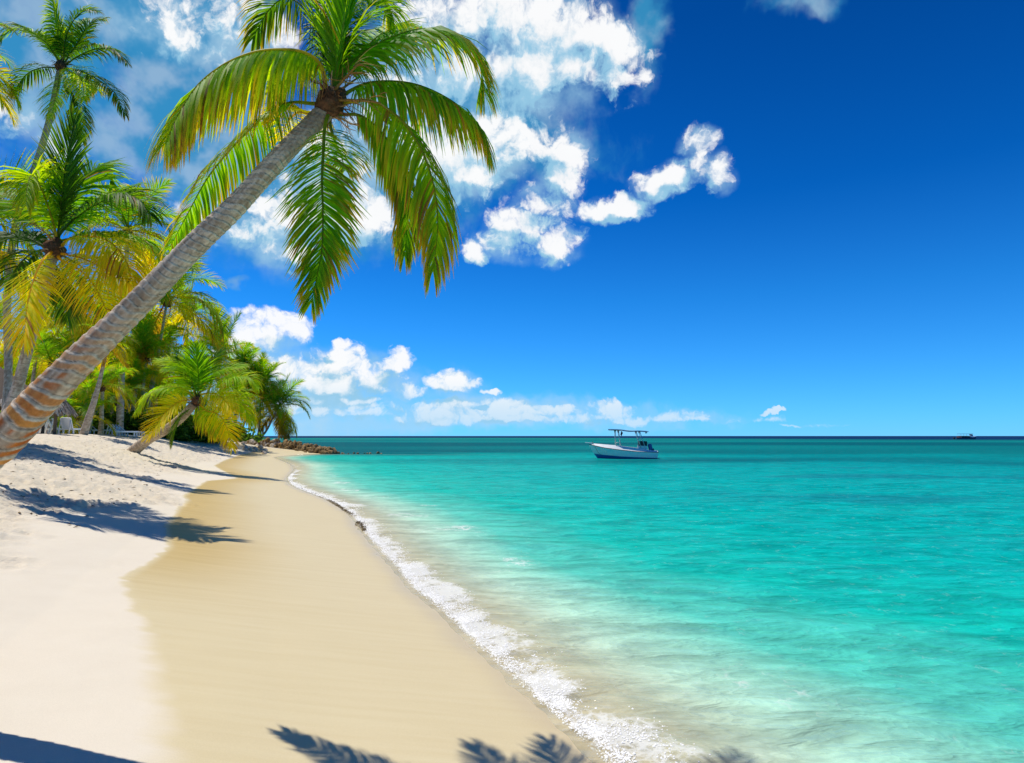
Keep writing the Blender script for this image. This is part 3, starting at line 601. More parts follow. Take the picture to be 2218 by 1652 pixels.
def palm(label, crown, base, rad=(.19, .14, .12), nf=18, scale=1., seed=0, skip=(), name='coconut_palm', group=None, curve=.25, emin=0, emax=7, orange=0., weights=None):
    """a palm with shared fronds; crown and base are world points"""
    r = random.Random(seed); base = Vector(base); crown = Vector(crown)
    t = thing(name, label, 'palm tree', base, 0, group); cl = crown - base
    d = Vector((cl.x, cl.y, 0)); mid = cl*.5 + d*curve*.35 - Vector((0, 0, d.length*curve*.25))
    pth = [(-.02*d.x, -.02*d.y, -.25), tuple(cl*.18+d*curve*.2), tuple(mid), tuple(cl)]
    if nf and rad: obj('trunk', trunk_mesh(pth, [rad[0]*1.5, rad[0]*1.05, rad[1], rad[2]], 12, 170, .13, seed, orange), t)
    obj('crown_fibre', FIB[seed % 3], t, cl, (0, 0, r.random()*6), scale*.95)
    lean = Vector((d.x, d.y, 0))*.12/max(cl.length, 1)
    for i in range(nf):
        f = (i+.5)/nf; e = emin + (emax-emin)*f**.9; ei = int(min(7, max(0, round(e + r.uniform(-.5, .5)))))
        az = i*GA + r.uniform(-.35, .35) + seed
        if any(abs((az-a+math.pi) % (2*math.pi) - math.pi) < wd for a, wd in skip): continue
        M = Matrix.Translation(cl + Vector((0, 0, .12*scale))) @ Matrix.Rotation(az, 4, 'Z') @ Matrix.Rotation(r.uniform(-.12, .12), 4, 'X') @ Matrix.Rotation(r.uniform(-.35, .35), 4, 'Y') @ Matrix.Scale(scale*r.uniform(.85, 1.12), 4)
        add_frond(t, LIB[(ei, r.randint(0, 1))], M)
    return t

def custom_palm(label, trunk_pts, rad, fronds, crown, hero=False, seed=0, fib=.2, ds=1., group=None, extra=(), L=.8, w=.04, n=70, midr=.022, ring=.12, orange=0.):
    """a palm whose fronds follow given curves. fronds: (points [(px,py)], depth at root, depth at tip, options)"""
    base = Vector(trunk_pts[0]); t = thing('coconut_palm', label, 'palm tree', base, 0, group)
    tp = [tuple(Vector(p)-base) for p in trunk_pts]
    obj('trunk', trunk_mesh(tp, rad, 40 if hero else 18, None if hero else 260, ring, seed, orange, hero), t)
    cl = Vector(crown)-base; ax = (Vector(trunk_pts[-1])-Vector(trunk_pts[-2])).normalized()
    obj('crown_fibre', fibre_mesh(tuple(ax), fib, seed, 80 if hero else 30, 1.0), t, cl)
    for i, (pts, d0, d1, kw) in enumerate(fronds):
        k = len(pts); p = [P(x, y, ds*(d0+(d1-d0)*(j/(k-1)))) for j, (x, y) in enumerate(pts)]
        o = dict(n=n, L=L, w=w, seed=seed*50+i, mid=midr); o.update(kw); o['n'] = int(o['n']*1.25); o['L'] *= ds; o['mid'] *= ds
        heart = Vector(crown) + (p[0]-Vector(crown))*.3
        if (p[0]-Vector(crown)).length > fib*.8: p.insert(0, heart)      # every leaf stalk grows out of the heart
        root = p[0]; pair = frond_meshes('frond', [tuple(q-root) for q in p], **o)
        f = obj('frond', pair[0], t, root-base); obj('midrib', pair[1], f)
    for (ei, v, az, sc) in extra:
        add_frond(t, LIB[(ei, v)], Matrix.Translation(cl) @ Matrix.Rotation(az, 4, 'Z') @ Matrix.Scale(sc, 4))
    return t

# --- the great leaning palm in front
def c5(l): return [(317+.4112*x, .4112*y) for x, y in l]
HS = .64
tr = [P(x, y, HS*d) for x, y, d in ((-330, 1262, 6.3), (-200, 1140, 6.3), (0, 958, 6.35), (110, 843, 6.4), (305, 651, 6.55), (405, 548, 6.65), (500, 456, 6.75), (600, 347, 6.85), (705, 240, 7.0))]
tr[0].z = gz(tr[0].x, tr[0].y) - .25
hero_crown = P(717, 222, HS*7.0)
HF = [
 (c5([(955,520),(920,350),(830,278),(700,262),(560,278),(410,340),(270,450),(165,610),(100,760)]), 7.0, 6.4, dict(tone='lime', droop=1.0, hint=(0, -.45, .88), n=160, L=1.05, brown=.7, lift=.1, ang=(84, 30), hang=1.1, segs=5, mid=.026)),
 (c5([(880,545),(760,540),(640,592),(480,745),(330,925),(220,1120),(120,1310)]), 7.0, 8.0, dict(tone='green', droop=1.25, hint=(-.3, .2, .9), n=115, L=.60, brown=1.2, lift=.1, ang=(84, 30), hang=1.2)),
 (c5([(940,670),(932,800),(925,950),(930,1120),(922,1330),(870,1590)]), 6.9, 6.3, dict(tone='green', droop=.35, hint=(0, -1, .1), n=120, L=.66, brown=.75, lift=.1, ang=(62, 20), start=.12)),
 (c5([(1030,545),(1180,530),(1330,620),(1440,770),(1510,960),(1535,1180),(1510,1430)]), 7.0, 6.4, dict(tone='lime', droop=1.2, hint=(.2, -.75, .6), n=120, L=.8, brown=1.1, lift=.0, ang=(74, 16), hang=1.1)),
 (c5([(1020,600),(1130,610),(1240,700),(1330,850),(1380,1050),(1360,1340)]), 7.05, 7.5, dict(tone='green', droop=1.1, hint=(.3, -.6, .7), n=90, L=.7, brown=.8, lift=.0, ang=(74, 16), hang=.9)),
 (c5([(1035,500),(1180,435),(1400,440),(1600,525),(1740,650),(1800,800)]), 7.1, 7.6, dict(tone='green', droop=1.3, hint=(.1, -.35, .93), n=125, L=.85, brown=.8, lift=.1, ang=(82, 24), hang=.9)),
 (c5([(1010,420),(1130,290),(1300,195),(1480,150),(1640,205),(1750,330),(1780,500)]), 7.1, 8.0, dict(tone='green', droop=.7, hint=(.1, -.5, .85), n=130, L=.98, brown=.7, lift=.2, ang=(78, 28), hang=.5)),
 (c5([(1000,400),(1030,220),(1085,30),(1150,-130)]), 7.0, 6.6, dict(tone='green', droop=.35, hint=(-.5, -.85, .1), n=75, L=.62, brown=.1, lift=.5, ang=(40, 12), mid=.028)),
 (c5([(985,420),(965,220),(930,20),(880,-180)]), 7.05, 7.8, dict(tone='dark', droop=.5, hint=(.3, .9, .3), n=80, L=.75, brown=.2, lift=.1, ang=(55, 14))),
 (c5([(975,400),(915,190),(830,40),(730,-10),(640,60),(560,205)]), 7.05, 7.7, dict(tone='dark', droop=.8, hint=(-.1, .3, .95), n=90, L=.72, brown=.35, lift=.1)),
 (c5([(1005,400),(1080,190),(1180,20),(1250,-10),(1290,60),(1310,140)]), 7.1, 8.2, dict(tone='green', droop=.8, hint=(.3, .4, .85), n=80, L=.72, brown=.3, lift=.1)),
 (c5([(1020,430),(1110,300),(1220,190),(1320,140),(1420,160)]), 7.15, 9.2, dict(tone='green', droop=.6, hint=(.1, .1, 1), n=80, L=.75, brown=.3, lift=.15)),
 (c5([(880,600),(800,590),(740,650),(700,740)]), 7.1, 8.6, dict(tone='yellow', droop=1.0, hint=(-.2, .3, .9), n=60, L=.6, brown=.5)),
 (c5([(970,660),(1000,760),(1030,830),(1045,900)]), 7.2, 8.8, dict(tone='dark', droop=.7, hint=(.1, .5, .8), n=60, L=.62, brown=.4)),
 (c5([(985,400),(1010,180),(1050,-40),(1090,-250)]), 7.15, 8.3, dict(tone='green', droop=.6, hint=(.2, .9, .3), n=80, L=.8, brown=.2)),
]
hero = custom_palm('tall coconut palm with ringed orange based trunk leaning across the sky', tr, [v*HS for v in (.30, .235, .21, .19, .155, .13, .12, .11, .105)], HF, hero_crown, True, 1, .078, ds=HS, L=.8, w=.021, ring=.09, orange=1., midr=.02)
# dry flower stalks in its heart
def flower_stalk(root, at, direction, seed, n=14, L=.4):
    r = np.random.default_rng(seed); b = MB(); d = np.array(direction, float); d /= np.linalg.norm(d)
    stem = np.array([d*L*q + np.array([0, 0, -.12*L*q*q]) for q in np.linspace(0, 1, 6)]); b.tube(stem, np.linspace(.012, .006, 6), 5, (.34, .20, .05))
    for i in range(n):
        q = r.uniform(.3, 1); p = d*L*q; dv = d + r.normal(0, .7, 3); dv /= np.linalg.norm(dv)
        b.tube(np.array([p + dv*.22*k*(1-.1*k) + np.array([0, 0, -.05*k*k]) for k in np.linspace(0, 1, 4)]), np.linspace(.004, .002, 4), 4, [(.42, .24, .05), (.30, .13, .04), (.45, .36, .08)][i % 3])
    return obj('flower_stalk', b.mesh('flower_stalk', FIBRE, True, True), root, at)
hb = Vector(tr[0])
flower_stalk(hero, hero_crown-hb+Vector((.02, -.04, .05)), (.75, -.5, .55), 3, 14, .34); flower_stalk(hero, hero_crown-hb+Vector((.0, .02, .05)), (.55, .3, .8), 4, 14, .34)
flower_stalk(hero, hero_crown-hb+Vector((.03, -.03, 0)), (.9, -.3, -.1), 5, 8, .4)

# --- the broad palm on the left
def c4(l): return [(x/3.6465, 302+y/3.6465) for x, y in l]
A0 = P(-30, 960, .82*15.4); A0.z = gz(A0.x, A0.y) - .2
AS = .82
trA = [A0] + [P(x, y, AS*d) for x, y, d in ((14, 902, 15.5), (38, 838, 15.6), (62, 750, 15.7), (92, 655, 15.8), (116, 555, 15.9))]
AF = [
 (c4([(465,690),(490,450),(525,170),(585,-150)]), 16, 15.4, dict(tone='dark', droop=.12, hint=(-.15, -1, .1), n=80, L=1.2, brown=.1, lift=.15, ang=(52, 14), mid=.03)),
 (c4([(440,740),(390,560),(320,370),(255,280),(218,360),(205,520)]), 15.9, 14.6, dict(tone='lime', droop=.8, hint=(-.2, -.4, .9), n=73, L=1.0, brown=.3)),
 (c4([(430,740),(300,580),(150,460),(-60,400)]), 16, 17, dict(tone='green', droop=.5, hint=(0, -.5, .85), n=69, L=1.22, brown=.3)),
 (c4([(480,740),(620,600),(800,490),(960,445),(1100,480),(1190,610)]), 16, 15.5, dict(tone='dark', droop=.6, hint=(.1, -.5, .85), n=85, L=1.34, brown=.15, lift=.2)),
 (c4([(475,720),(600,420),(700,270),(790,220),(870,290),(890,370)]), 16.1, 17.4, dict(tone='green', droop=.55, hint=(.2, .2, .95), n=73, L=1.22, brown=.2)),
 (c4([(470,860),(560,780),(760,768),(900,835),(1000,970),(1060,1170)]), 15.9, 15, dict(tone='yellow', droop=1.0, hint=(.1, -.55, .8), n=82, L=1.15, brown=.45, lift=.05)),
 (c4([(480,900),(620,930),(760,985),(940,1080),(1080,1190)]), 15.9, 14.6, dict(tone='yellow', droop=.8, hint=(.2, -.6, .7), n=73, L=1.09, brown=.6, lift=.0)),
 (c4([(480,950),(600,1010),(720,1120),(800,1260),(868,1410)]), 15.8, 14.5, dict(tone='yellow', droop=.35, hint=(.4, -.85, .4), n=80, L=1.09, brown=.9, lift=.0)),
 (c4([(400,895),(335,960),(265,1120),(215,1330),(190,1600)]), 15.7, 14.2, dict(tone='yellow', droop=.12, hint=(-.25, -1, .3), n=96, L=1.28, brown=.35, lift=.1, ang=(60, 16), mid=.034)),
 (c4([(345,840),(220,780),(80,760),(-80,800)]), 16, 16.4, dict(tone='dark', droop=1., hint=(-.1, -.3, .95), n=69, L=1.28, brown=.2)),
 (c4([(370,880),(250,900),(140,1000),(50,1150)]), 16, 16.8, dict(tone='dark', droop=1.1, hint=(-.3, -.2, .9), n=69, L=1.09, brown=.4)),
 (c4([(480,800),(700,765),(1000,775),(1180,850),(1280,1010)]), 16, 16.8, dict(tone='green', droop=.9, hint=(.1, -.2, .95), n=80, L=1.15, brown=.3)),
 (c4([(430,980),(470,1150),(520,1300),(540,1430)]), 16.2, 17.2, dict(tone='dark', droop=.5, hint=(0, -.9, .3), n=69, L=1.02, brown=.3)),
 (c4([(480,730),(640,560),(800,470),(900,420)]), 16.1, 18.4, dict(tone='green', droop=.5, hint=(0, 0, 1), n=69, L=1.15, brown=.2)),
 (c4([(520,930),(640,1000),(700,1090),(720,1200)]), 16.2, 18.2, dict(tone='dark', droop=.9, hint=(0, .2, .9), n=69, L=1.02, brown=.3)),
]
palmA = custom_palm('broad palm with big yellow drooping fronds behind the leaning ringed trunk', trA, [.19, .125, .105, .095, .088, .082], AF, P(118, 540, AS*15.9), False, 2, .14, ds=AS, L=1.1, w=.045, midr=.03, ring=.12)
ab = A0
flower_stalk(palmA, P(118, 520, AS*15.7)-ab, (-.3, -.8, .5), 9, 18, .5)

# --- the tall slender palm in the upper left corner
def c3(l): return [(x/4.377, y/4.377) for x, y in l]
T0 = P(12, 938, 24.5); T0.z = gz(T0.x, T0.y) - .2
trT = [T0, P(18, 800, 24.4), P(16, 640, 24.3), P(36, 478, 24.2), P(80, 350, 24.1), P(108, 256, 24), P(130, 150, 24)]
TF = [
 (c3([(575,600),(450,420),(300,300),(170,265),(50,320),(0,400)]), 24, 23.4, dict(tone='green', droop=.8, hint=(-.1, -.4, .9), brown=.3)),
 (c3([(590,590),(550,330),(515,130),(490,-60)]), 24, 24.4, dict(tone='lime', droop=.4, hint=(-.5, -.8, .2), brown=.1)),
 (c3([(600,590),(620,370),(700,190),(800,105),(920,110)]), 24, 23.2, dict(tone='dark', droop=.6, hint=(0, -.6, .8), brown=.1)),
 (c3([(615,590),(720,430),(850,230),(990,175)]), 24, 25, dict(tone='dark', droop=.7, hint=(.1, -.2, .95), brown=.3)),
 (c3([(640,600),(750,525),(930,455),(1080,475),(1200,590)]), 24, 23.6, dict(tone='dark', droop=1.0, hint=(.1, -.3, .95), brown=.3)),
 (c3([(610,640),(750,670),(920,750),(1090,880),(1185,1090)]), 24, 23.6, dict(tone='dark', droop=1.0, hint=(.3, -.4, .85), brown=.5)),
 (c3([(610,640),(710,665),(780,780),(795,945)]), 24, 22.8, dict(tone='lime', droop=.7, hint=(.2, -.8, .5), brown=.3)),
 (c3([(572,660),(555,800),(520,950),(490,1110)]), 23.9, 22.8, dict(tone='lime', droop=.5, hint=(-.1, -1, .2), brown=.5)),
 (c3([(545,640),(400,640),(250,705),(110,890)]), 24, 24.3, dict(tone='dark', droop=1.0, hint=(-.1, -.2, .95), brown=.2)),
 (c3([(600,680),(670,850),(735,1000),(775,1330)]), 24.1, 24.8, dict(tone='dark', droop=.8, hint=(.3, -.4, .8), brown=.3)),
 (c3([(600,580),(640,400),(720,260),(820,180)]), 24.1, 26, dict(tone='green', droop=.6, hint=(0, .3, .9), brown=.2)),
 (c3([(620,660),(760,720),(880,800),(920,850)]), 24.1, 25.6, dict(tone='lime', droop=.9, hint=(.2, .2, .9), brown=.6)),
 (c3([(560,600),(500,480),(470,400),(450,330)]), 24.1, 25.6, dict(tone='green', droop=.7, hint=(0, .3, .9), brown=.2)),
]
palmT = custom_palm('tall slender palm whose crown stands highest in the upper left corner', trT, [.20, .135, .13, .125, .12, .115, .105], TF, P(132, 143, 24), False, 3, .15, L=.95, w=.052, n=64, midr=.03, ring=.12)

# --- the low palm leaning out over the sand
def c2(l): return [(264+x/4.375, 642+y/4.375) for x, y in l]
B0 = G(281, 976); DB = B0.y; B0.z = gz(B0.x, B0.y) - .2
trB = [B0, P(320, 952, DB-.3), P(358, 931, DB-.6), P(393, 904, DB-.9), P(421, 874, DB-1.2)]
bc = DB-1.2
BF = [
 (c2([(720,930),(725,760),(712,600),(690,470)]), bc, bc-.6, dict(tone='green', droop=.15, hint=(0, -1, .1), lift=.1, ang=(60, 16), brown=.1, n=74)),
 (c2([(690,920),(620,740),(500,620),(340,600)]), bc, bc+.5, dict(tone='lime', droop=.5, hint=(0, -.5, .85), brown=.2)),
 (c2([(660,930),(560,868),(400,860),(250,930),(140,1080)]), bc, bc-.7, dict(tone='lime', droop=1.0, hint=(0, -.4, .9), brown=.2, lift=.05)),
 (c2([(660,980),(540,1000),(420,1090),(340,1200),(255,1330)]), bc, bc-1.3, dict(tone='yellow', droop=.2, hint=(-.3, -.9, .4), brown=.35, n=80)),
 (c2([(740,930),(850,915),(960,970),(1050,1090)]), bc, bc-1.2, dict(tone='yellow', droop=.4, hint=(.2, -.8, .5), brown=.3)),
 (c2([(750,930),(900,915),(1050,930),(1150,1030),(1240,1210)]), bc, bc-.2, dict(tone='lime', droop=1.0, hint=(.1, -.4, .9), brown=.5)),
 (c2([(720,1000),(800,1080),(900,1110),(985,1220),(1040,1430)]), bc, bc-1.4, dict(tone='yellow', droop=.3, hint=(.3, -.9, .4), brown=.7)),
 (c2([(740,900),(830,760),(960,690),(1150,660)]), bc, bc+.3, dict(tone='lime', droop=.5, hint=(0, -.5, .85), brown=.2)),
 (c2([(740,910),(900,830),(1060,765),(1210,770),(1290,860)]), bc, bc-.6, dict(tone='lime', droop=.8, hint=(0, -.5, .85), brown=.3)),
 (c2([(735,910),(790,760),(850,620),(940,520)]), bc, bc+1, dict(tone='dark', droop=.5, hint=(0, -.3, .9), brown=.1)),
 (c2([(690,1030),(610,1100),(530,1210),(480,1370)]), bc, bc+.4, dict(tone='dark', droop=.8, hint=(-.2, -.4, .8), brown=.2)),
 (c2([(710,1030),(760,1120),(820,1180),(890,1290)]), bc, bc+.4, dict(tone='lime', droop=1., hint=(.2, -.5, .8), brown=.8)),
 (c2([(700,920),(660,770),(600,640),(520,520)]), bc, bc+1.2, dict(tone='dark', droop=.5, hint=(0, .2, .95), brown=.1)),
 (c2([(700,910),(650,780),(560,700),(430,690)]), bc, bc-1., dict(tone='green', droop=.7, hint=(0, -.3, .95), brown=.1)),
]
palmB = custom_palm('low palm bending out over the sand from its half buried base', trB, [.30, .26, .23, .21, .2], BF, P(428, 868, bc), False, 4, .18, L=1.15, w=.052, n=72, midr=.032, ring=.1)

# --- the grove behind
def placed(px, py, bx, Y, ymax=941):
    Y0 = Y
    while Y < 130:                                           # step back until its foot stands on the crest, as seen
        X = (bx-1109)/FPX*Y; g = gz(X, Y); sy = 944 - (g-CAMZ)/Y*FPX
        if sy <= ymax: break
        Y += .5
    return P(px, py, Y), Vector((X, Y, g-.15)), Y/Y0
GROVE = [   # label, crown px, py, base px, depth, trunk radii, fronds, scale, seed, orange
 ('palm with slim straight trunk and coconut crown just right of the leaning trunk', 362, 652, 306, 31, (.22, .12, .10), 18, 1.2, 11),
 ('palm rising right behind the broad yellow fronded palm', 277, 505, 262, 30, (.2, .16, .14), 18, 1.0, 12),
 ('dark green palm tucked behind the slim straight trunked palm', 408, 690, 396, 38, (.2, .15, .13), 16, .78, 13),
 ('palm with drooping skirt of fronds above the pale blue loungers', 307, 745, 281, 33, (.17, .12, .10), 15, .52, 14),
 ('palm with yellow hanging fronds and curved trunk beside the white loungers', 234, 745, 182, 35, (.2, .13, .11), 13, .52, 15),
 ('palm directly behind the low leaning palm, its trunk tilted right', 473, 778, 406, 36, (.24, .17, .14), 18, .86, 16),
 ('palm above the shore bushes with dark heart and yellow fronds', 548, 856, 508, 58, (.2, .16, .15), 18, 1.1, 17),
 ('last palm on the point, its shaggy fronds hanging to the rocks', 600, 886, 550, 78, (.22, .2, .18), 28, 1.4, 18),
 ('bushy palm on the point behind the last palm', 566, 838, 560, 84, (.22, .18, .16), 22, 1.3, 19),
 ('high crowned palm at the grove edge towards the open sea', 522, 812, 500, 62, (.22, .18, .16), 20, 1.05, 20),
 ('palm leaning in from beyond the left picture edge with dark low fronds', -105, 500, -95, 17, (.2, .16, .14), 16, 1.05, 22),
 ('palm whose frond tip alone shows at the upper left picture edge', -150, 130, -90, 21, (.2, .16, .14), 16, 1.0, 23),
 ('slender palm behind the thatched umbrella', 160, 690, 150, 46, (.2, .16, .14), 18, 1.1, 25),
 ('palm behind the palm with the drooping skirt', 345, 770, 335, 44, (.2, .16, .14), 18, 1.1, 26),
 ('short palm on the sand bank behind the rocks', 512, 870, 470, 66, (.2, .16, .14), 16, 1., 27),
]
for (lb, cx, cy, bx, Y, rd, nf, sc, sd) in GROVE:
    c, b, kk = placed(cx, cy, bx, Y, 941 if cx < 500 else 950)
    palm(lb, c, b, tuple(v*.78*kk**.5 for v in rd), nf+5, sc*kk*1.06, sd, group='coconut palms along the beach', emax=6.2 if sd not in (18, 15, 14) else (8. if sd == 18 else 7.2))
# fronds of young palms that spring straight from the ground
YOUNG = [(255, 872, 40, 'young trunkless palm fanning out between the two lounger rows', 31), (222, 842, 42, 'young palm with bright fronds behind the curved trunk', 32), (170, 905, 41, 'small yellow fronded palm behind the white loungers', 33),
 (110, 790, 44, 'young palm with dark fronds above the thatched umbrella', 34), (330, 865, 47, 'young palm in the shade behind the pale blue loungers', 35), (450, 905, 52, 'young palm behind the low leaning palm', 36), (490, 905, 60, 'young palm on the bank left of the rocks', 38)]
for (px, py, Y, lb, sd) in YOUNG:
    c, b, kk = placed(px, py, px, Y); palm(lb, c, b, (.14, .12, .1), 15, .9*kk, sd, name='young_palm', group='young palms under the grove', emax=5.2)
# the rows deeper in the grove, told apart by nothing
r = random.Random(5)
for i in range(52):
    Y = r.uniform(46, 92); px = r.uniform(-60, 480 + (Y-50)*1.2); X = (px-1109)/FPX*Y; 
    if sdist(np.array([X]), np.array([Y]))[0] < 12.5: continue
    hgt = r.uniform(4.2, 8.5)*(1 if px < 300 else .55); zz = gz(X, Y)
    c = Vector((X + r.uniform(-1, 1.2), Y + r.uniform(-1, 1), zz + hgt)); b = Vector((X, Y, zz-.15))
    palm('green coconut palm in the crowded rows deep inside the grove', c, b, (.17, .13, .11), 18, r.uniform(1.1, 1.45), 40+i, group='palms deep in the grove', emax=6.)

# ------------------------------------------------------------------ undergrowth
def bush_meshes(seed, n=1500):
    r = np.random.default_rng(seed); cl = r.normal(0, 1, (26, 3)); cl /= np.linalg.norm(cl, axis=1)[:, None]; cl *= r.uniform(.35, .9, (26, 1)); cl[:, 2] = np.abs(cl[:, 2])*.9 + .1
    i = r.integers(26, size=n); p = cl[i] + r.normal(0, .17, (n, 3)); p[:, 2] = np.abs(p[:, 2])
    a = r.normal(0, 1, (n, 3)); a /= np.linalg.norm(a, axis=1)[:, None]; b = np.cross(a, r.normal(0, 1, (n, 3))); b /= np.linalg.norm(b, axis=1)[:, None]
    s = r.uniform(.05, .10, (n, 1)); V = np.stack([p-a*s*1.5, p-b*s*.6, p+a*s*1.5, p+b*s*.6], 1).reshape(-1, 3); F = np.arange(4*n).reshape(-1, 4)
    c = lerp(np.array([.02, .07, .012]), np.array([.09, .17, .02]), r.random((n, 1))); return mesh_np('foliage', V, F, np.repeat(c, 4, 0), LEAF, True)
def stems_mesh(seed):
    r = np.random.default_rng(seed); b = MB()
    for i in range(9):
        d = r.normal(0, 1, 3); d[2] = abs(d[2])+.6; d /= np.linalg.norm(d)
        b.tube([d*q*.85 + np.array([0, 0, -.1*(q == 0)]) + r.normal(0, .02, 3) for q in (0, .35, .7, 1)], np.array([.03, .022, .015, .006]), 5, (.14, .10, .07))
    return b.mesh('stem', BARK, True, True)
BUSH = [(bush_meshes(i), stems_mesh(i)) for i in range(3)]
r = random.Random(9); k = 0
for (px, Y, sc, lb) in [(20, 47, 2.2, None), (95, 50, 2.4, None), (150, 52, 2.2, None), (200, 55, 2.5, None), (250, 56, 2.4, None), (300, 58, 2.6, None), (350, 60, 2.5, None), (400, 62, 2.5, None), (445, 66, 2.6, None), (60, 60, 3.6, None), (130, 64, 3.8, None), (210, 66, 3.8, None), (280, 70, 4., None), (350, 74, 4., None), (420, 78, 4., None), (480, 82, 3.2, None),
   (478, 72, 1.1, 'low green bush on the sand bank beside the coral rubble'), (531, 83, 1.0, 'low bush on the bank between rocks and palms'), (575, 86, 1.3, 'dark bush under the last palm on the point'), (500, 80, 1.8, None), (540, 88, 2.2, None), (600, 92, 1.4, 'shadowy bush at the seaward end of the grove')]:
    X = (px-1109)/FPX*Y; t = thing('bush', lb or 'dense green bush filling the shade between the palm trunks', 'bush', (X, Y, gz(X, Y)-.05), r.random()*6, 'bushes under the palms')
    t.scale = (sc*1.15, sc, sc*.85); obj('foliage', BUSH[k % 3][0], t); obj('stem', BUSH[k % 3][1], t); k += 1

# ------------------------------------------------------------------ thatched roofs
WOOD = simple('weathered_wood', (.17, .12, .08), .85, .2, 0, .3, 18., .4)
def palapa(label, px, apex_py, eave_py, rad, Y, seed, name, cat, posts=1):
    X = (px-1109)/FPX*Y; g = gz(X, Y); za = P(px, apex_py, Y).z; ze = P(px, eave_py, Y).z; t = thing(name, label, cat, (X, Y, g)); r = np.random.default_rng(seed)
    za -= g; ze -= g; b = MB(); n = 28; th = np.arange(n)/n*2*np.pi
    lv = [(rad, ze), (rad*.55, lerp(ze, za, .5)), (.05, za)]
    V = np.array([[q*math.cos(a), q*math.sin(a), z] for q, z in lv for a in th]); b.add(V, grid_faces(3, n, True), (.16, .12, .09))
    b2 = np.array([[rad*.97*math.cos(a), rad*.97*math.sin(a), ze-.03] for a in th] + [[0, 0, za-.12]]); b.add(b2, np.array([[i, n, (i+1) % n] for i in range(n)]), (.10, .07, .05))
    obj('roof', b.mesh('roof', THATCH, True, True), t)
    s = MB(); m = int(900*rad)
    for i in range(m):
        f = math.sqrt(r.random()); a = r.random()*6.28; q = lerp(.06, rad*1.02, f); z = lerp(za, ze, q/rad)+.04; d = np.array([math.cos(a), math.sin(a), (ze-za)/rad*1.05]); d /= np.linalg.norm(d)
        p = np.array([q*math.cos(a), q*math.sin(a), z]); L = r.uniform(.18, .42); w = r.uniform(.02, .05); sd = np.array([-math.sin(a), math.cos(a), r.normal(0, .4)])*w + r.normal(0, .01, 3)
        e = p + d*L + np.array([0, 0, -.05*f*L/.3]) + r.normal(0, .03, 3); cc = [(.30, .24, .19), (.42, .35, .28), (.20, .15, .12), (.36, .28, .22), (.50, .44, .37)][r.integers(5)]
        s.add(np.array([p-sd, p+sd, e+sd*.6, e-sd*.6]), np.array([[0, 1, 2, 3]]), cc)
    o = obj('thatch', s.mesh('thatch', THATCH, False, True), t); o['kind'] = 'stuff'
    if posts == 1: obj('post', MB().tube([(0, 0, -.3), (0.02, 0, ze*.5), (0, 0, za-.15)], .085, 8).mesh('post', WOOD, True), t)
    else:
        for a in np.arange(posts)/posts*6.28+.4: obj('post', MB().tube([(rad*.8*math.cos(a), rad*.8*math.sin(a), -.3), (rad*.8*math.cos(a), rad*.8*math.sin(a), ze+.15)], .08, 8).mesh('post', WOOD, True), t)
palapa('large thatched hut roof at the left picture edge behind the leaning trunk', -10, 793, 884, 2.9, 36, 1, 'thatched_hut', 'hut', 5)
palapa('small round thatched umbrella on one post by the white loungers', 121, 846, 889, .80, 34, 2, 'thatched_umbrella', 'parasol')

# ------------------------------------------------------------------ sun loungers
PLASTIC = simple('white_plastic', (.88, .88, .88), .4, .5, 0, .05, 6.)
BLUEP = simple('pale_blue_plastic', (.62, .72, .82), .45, .5, 0, .06, 6.)
def lounger_proto(mat, back_ang, name, label, group, slats):
    t = thing(name, label, 'sun lounger', (0, 0, 0), 0, group)
    s = MB(); s.box((0, .62, .30), (.62, 1.25, .035), None, .012)
    for sx in (-1, 1): s.box((sx*.3, .62, .305), (.05, 1.28, .085), None, .015)
    obj('seat', s.mesh('seat', mat), t)
    M = rotm('X', back_ang); b = MB(); hgt = .74
    if slats:
        for k in range(5): b.box(np.array([(-.24+.12*k), 0, .32]) + M @ np.array([0, 0, hgt/2]), (.085, .022, hgt), M, .006)
        for q in (.08, .92): b.box(np.array([0, 0, .32]) + M @ np.array([0, .012, hgt*q]), (.6, .03, .05), M, .008)
    else:
        k, n = 9, 11; V = []
        for i in range(k):
            f = i/(k-1); w = .31*(1-.18*f**2)
            for j in range(n):
                u = -1+2*j/(n-1); V.append(np.array([0, 0, .32]) + M @ np.array([w*u, .06*u*u-.03*math.sin(f*3.1), hgt*f - .03*u*u*f]))
        V = np.array(V); off = M @ np.array([0, -.03, 0]); F = grid_faces(k, n); b.add(V, F); b.add(V+off, F[:, ::-1])
        for q in (0, n-1):
            e = np.array([i*n+q for i in range(k)]); b.add(np.vstack([V[e], V[e]+off]), np.array([[i, i+1, k+i+1, k+i] for i in range(k-1)]))
        e = (k-1)*n+np.arange(n); b.add(np.vstack([V[e], V[e]+off]), np.array([[i, i+1, n+i+1, n+i] for i in range(n-1)]))
        for sx in (-1, 1): b.box(np.array([sx*.29, 0, .32]) + M @ np.array([0, .01, hgt*.46]), (.05, .075, hgt*.95), M, .015)
    obj('backrest', b.mesh('backrest', mat, False), t)
    top = np.array([0, 0, .32]) + M @ np.array([0, 0, hgt*.75])
    for sx in (-1, 1):
        obj('leg', MB().box((sx*.27, 1.14, .14), (.07, .06, .29), None, .012).mesh('leg', mat), t)
        obj('leg', MB().box((sx*.27, .10, .14), (.07, .06, .29), None, .012).mesh('leg', mat), t)
        p0 = np.array([sx*.28, top[1], top[2]]); p1 = np.array([sx*.31, top[1]-.16, .0]); obj('back_support', MB().tube([p0, (p0+p1)/2, p1], .035, 6).mesh('back_support', mat, True), t)
    return t
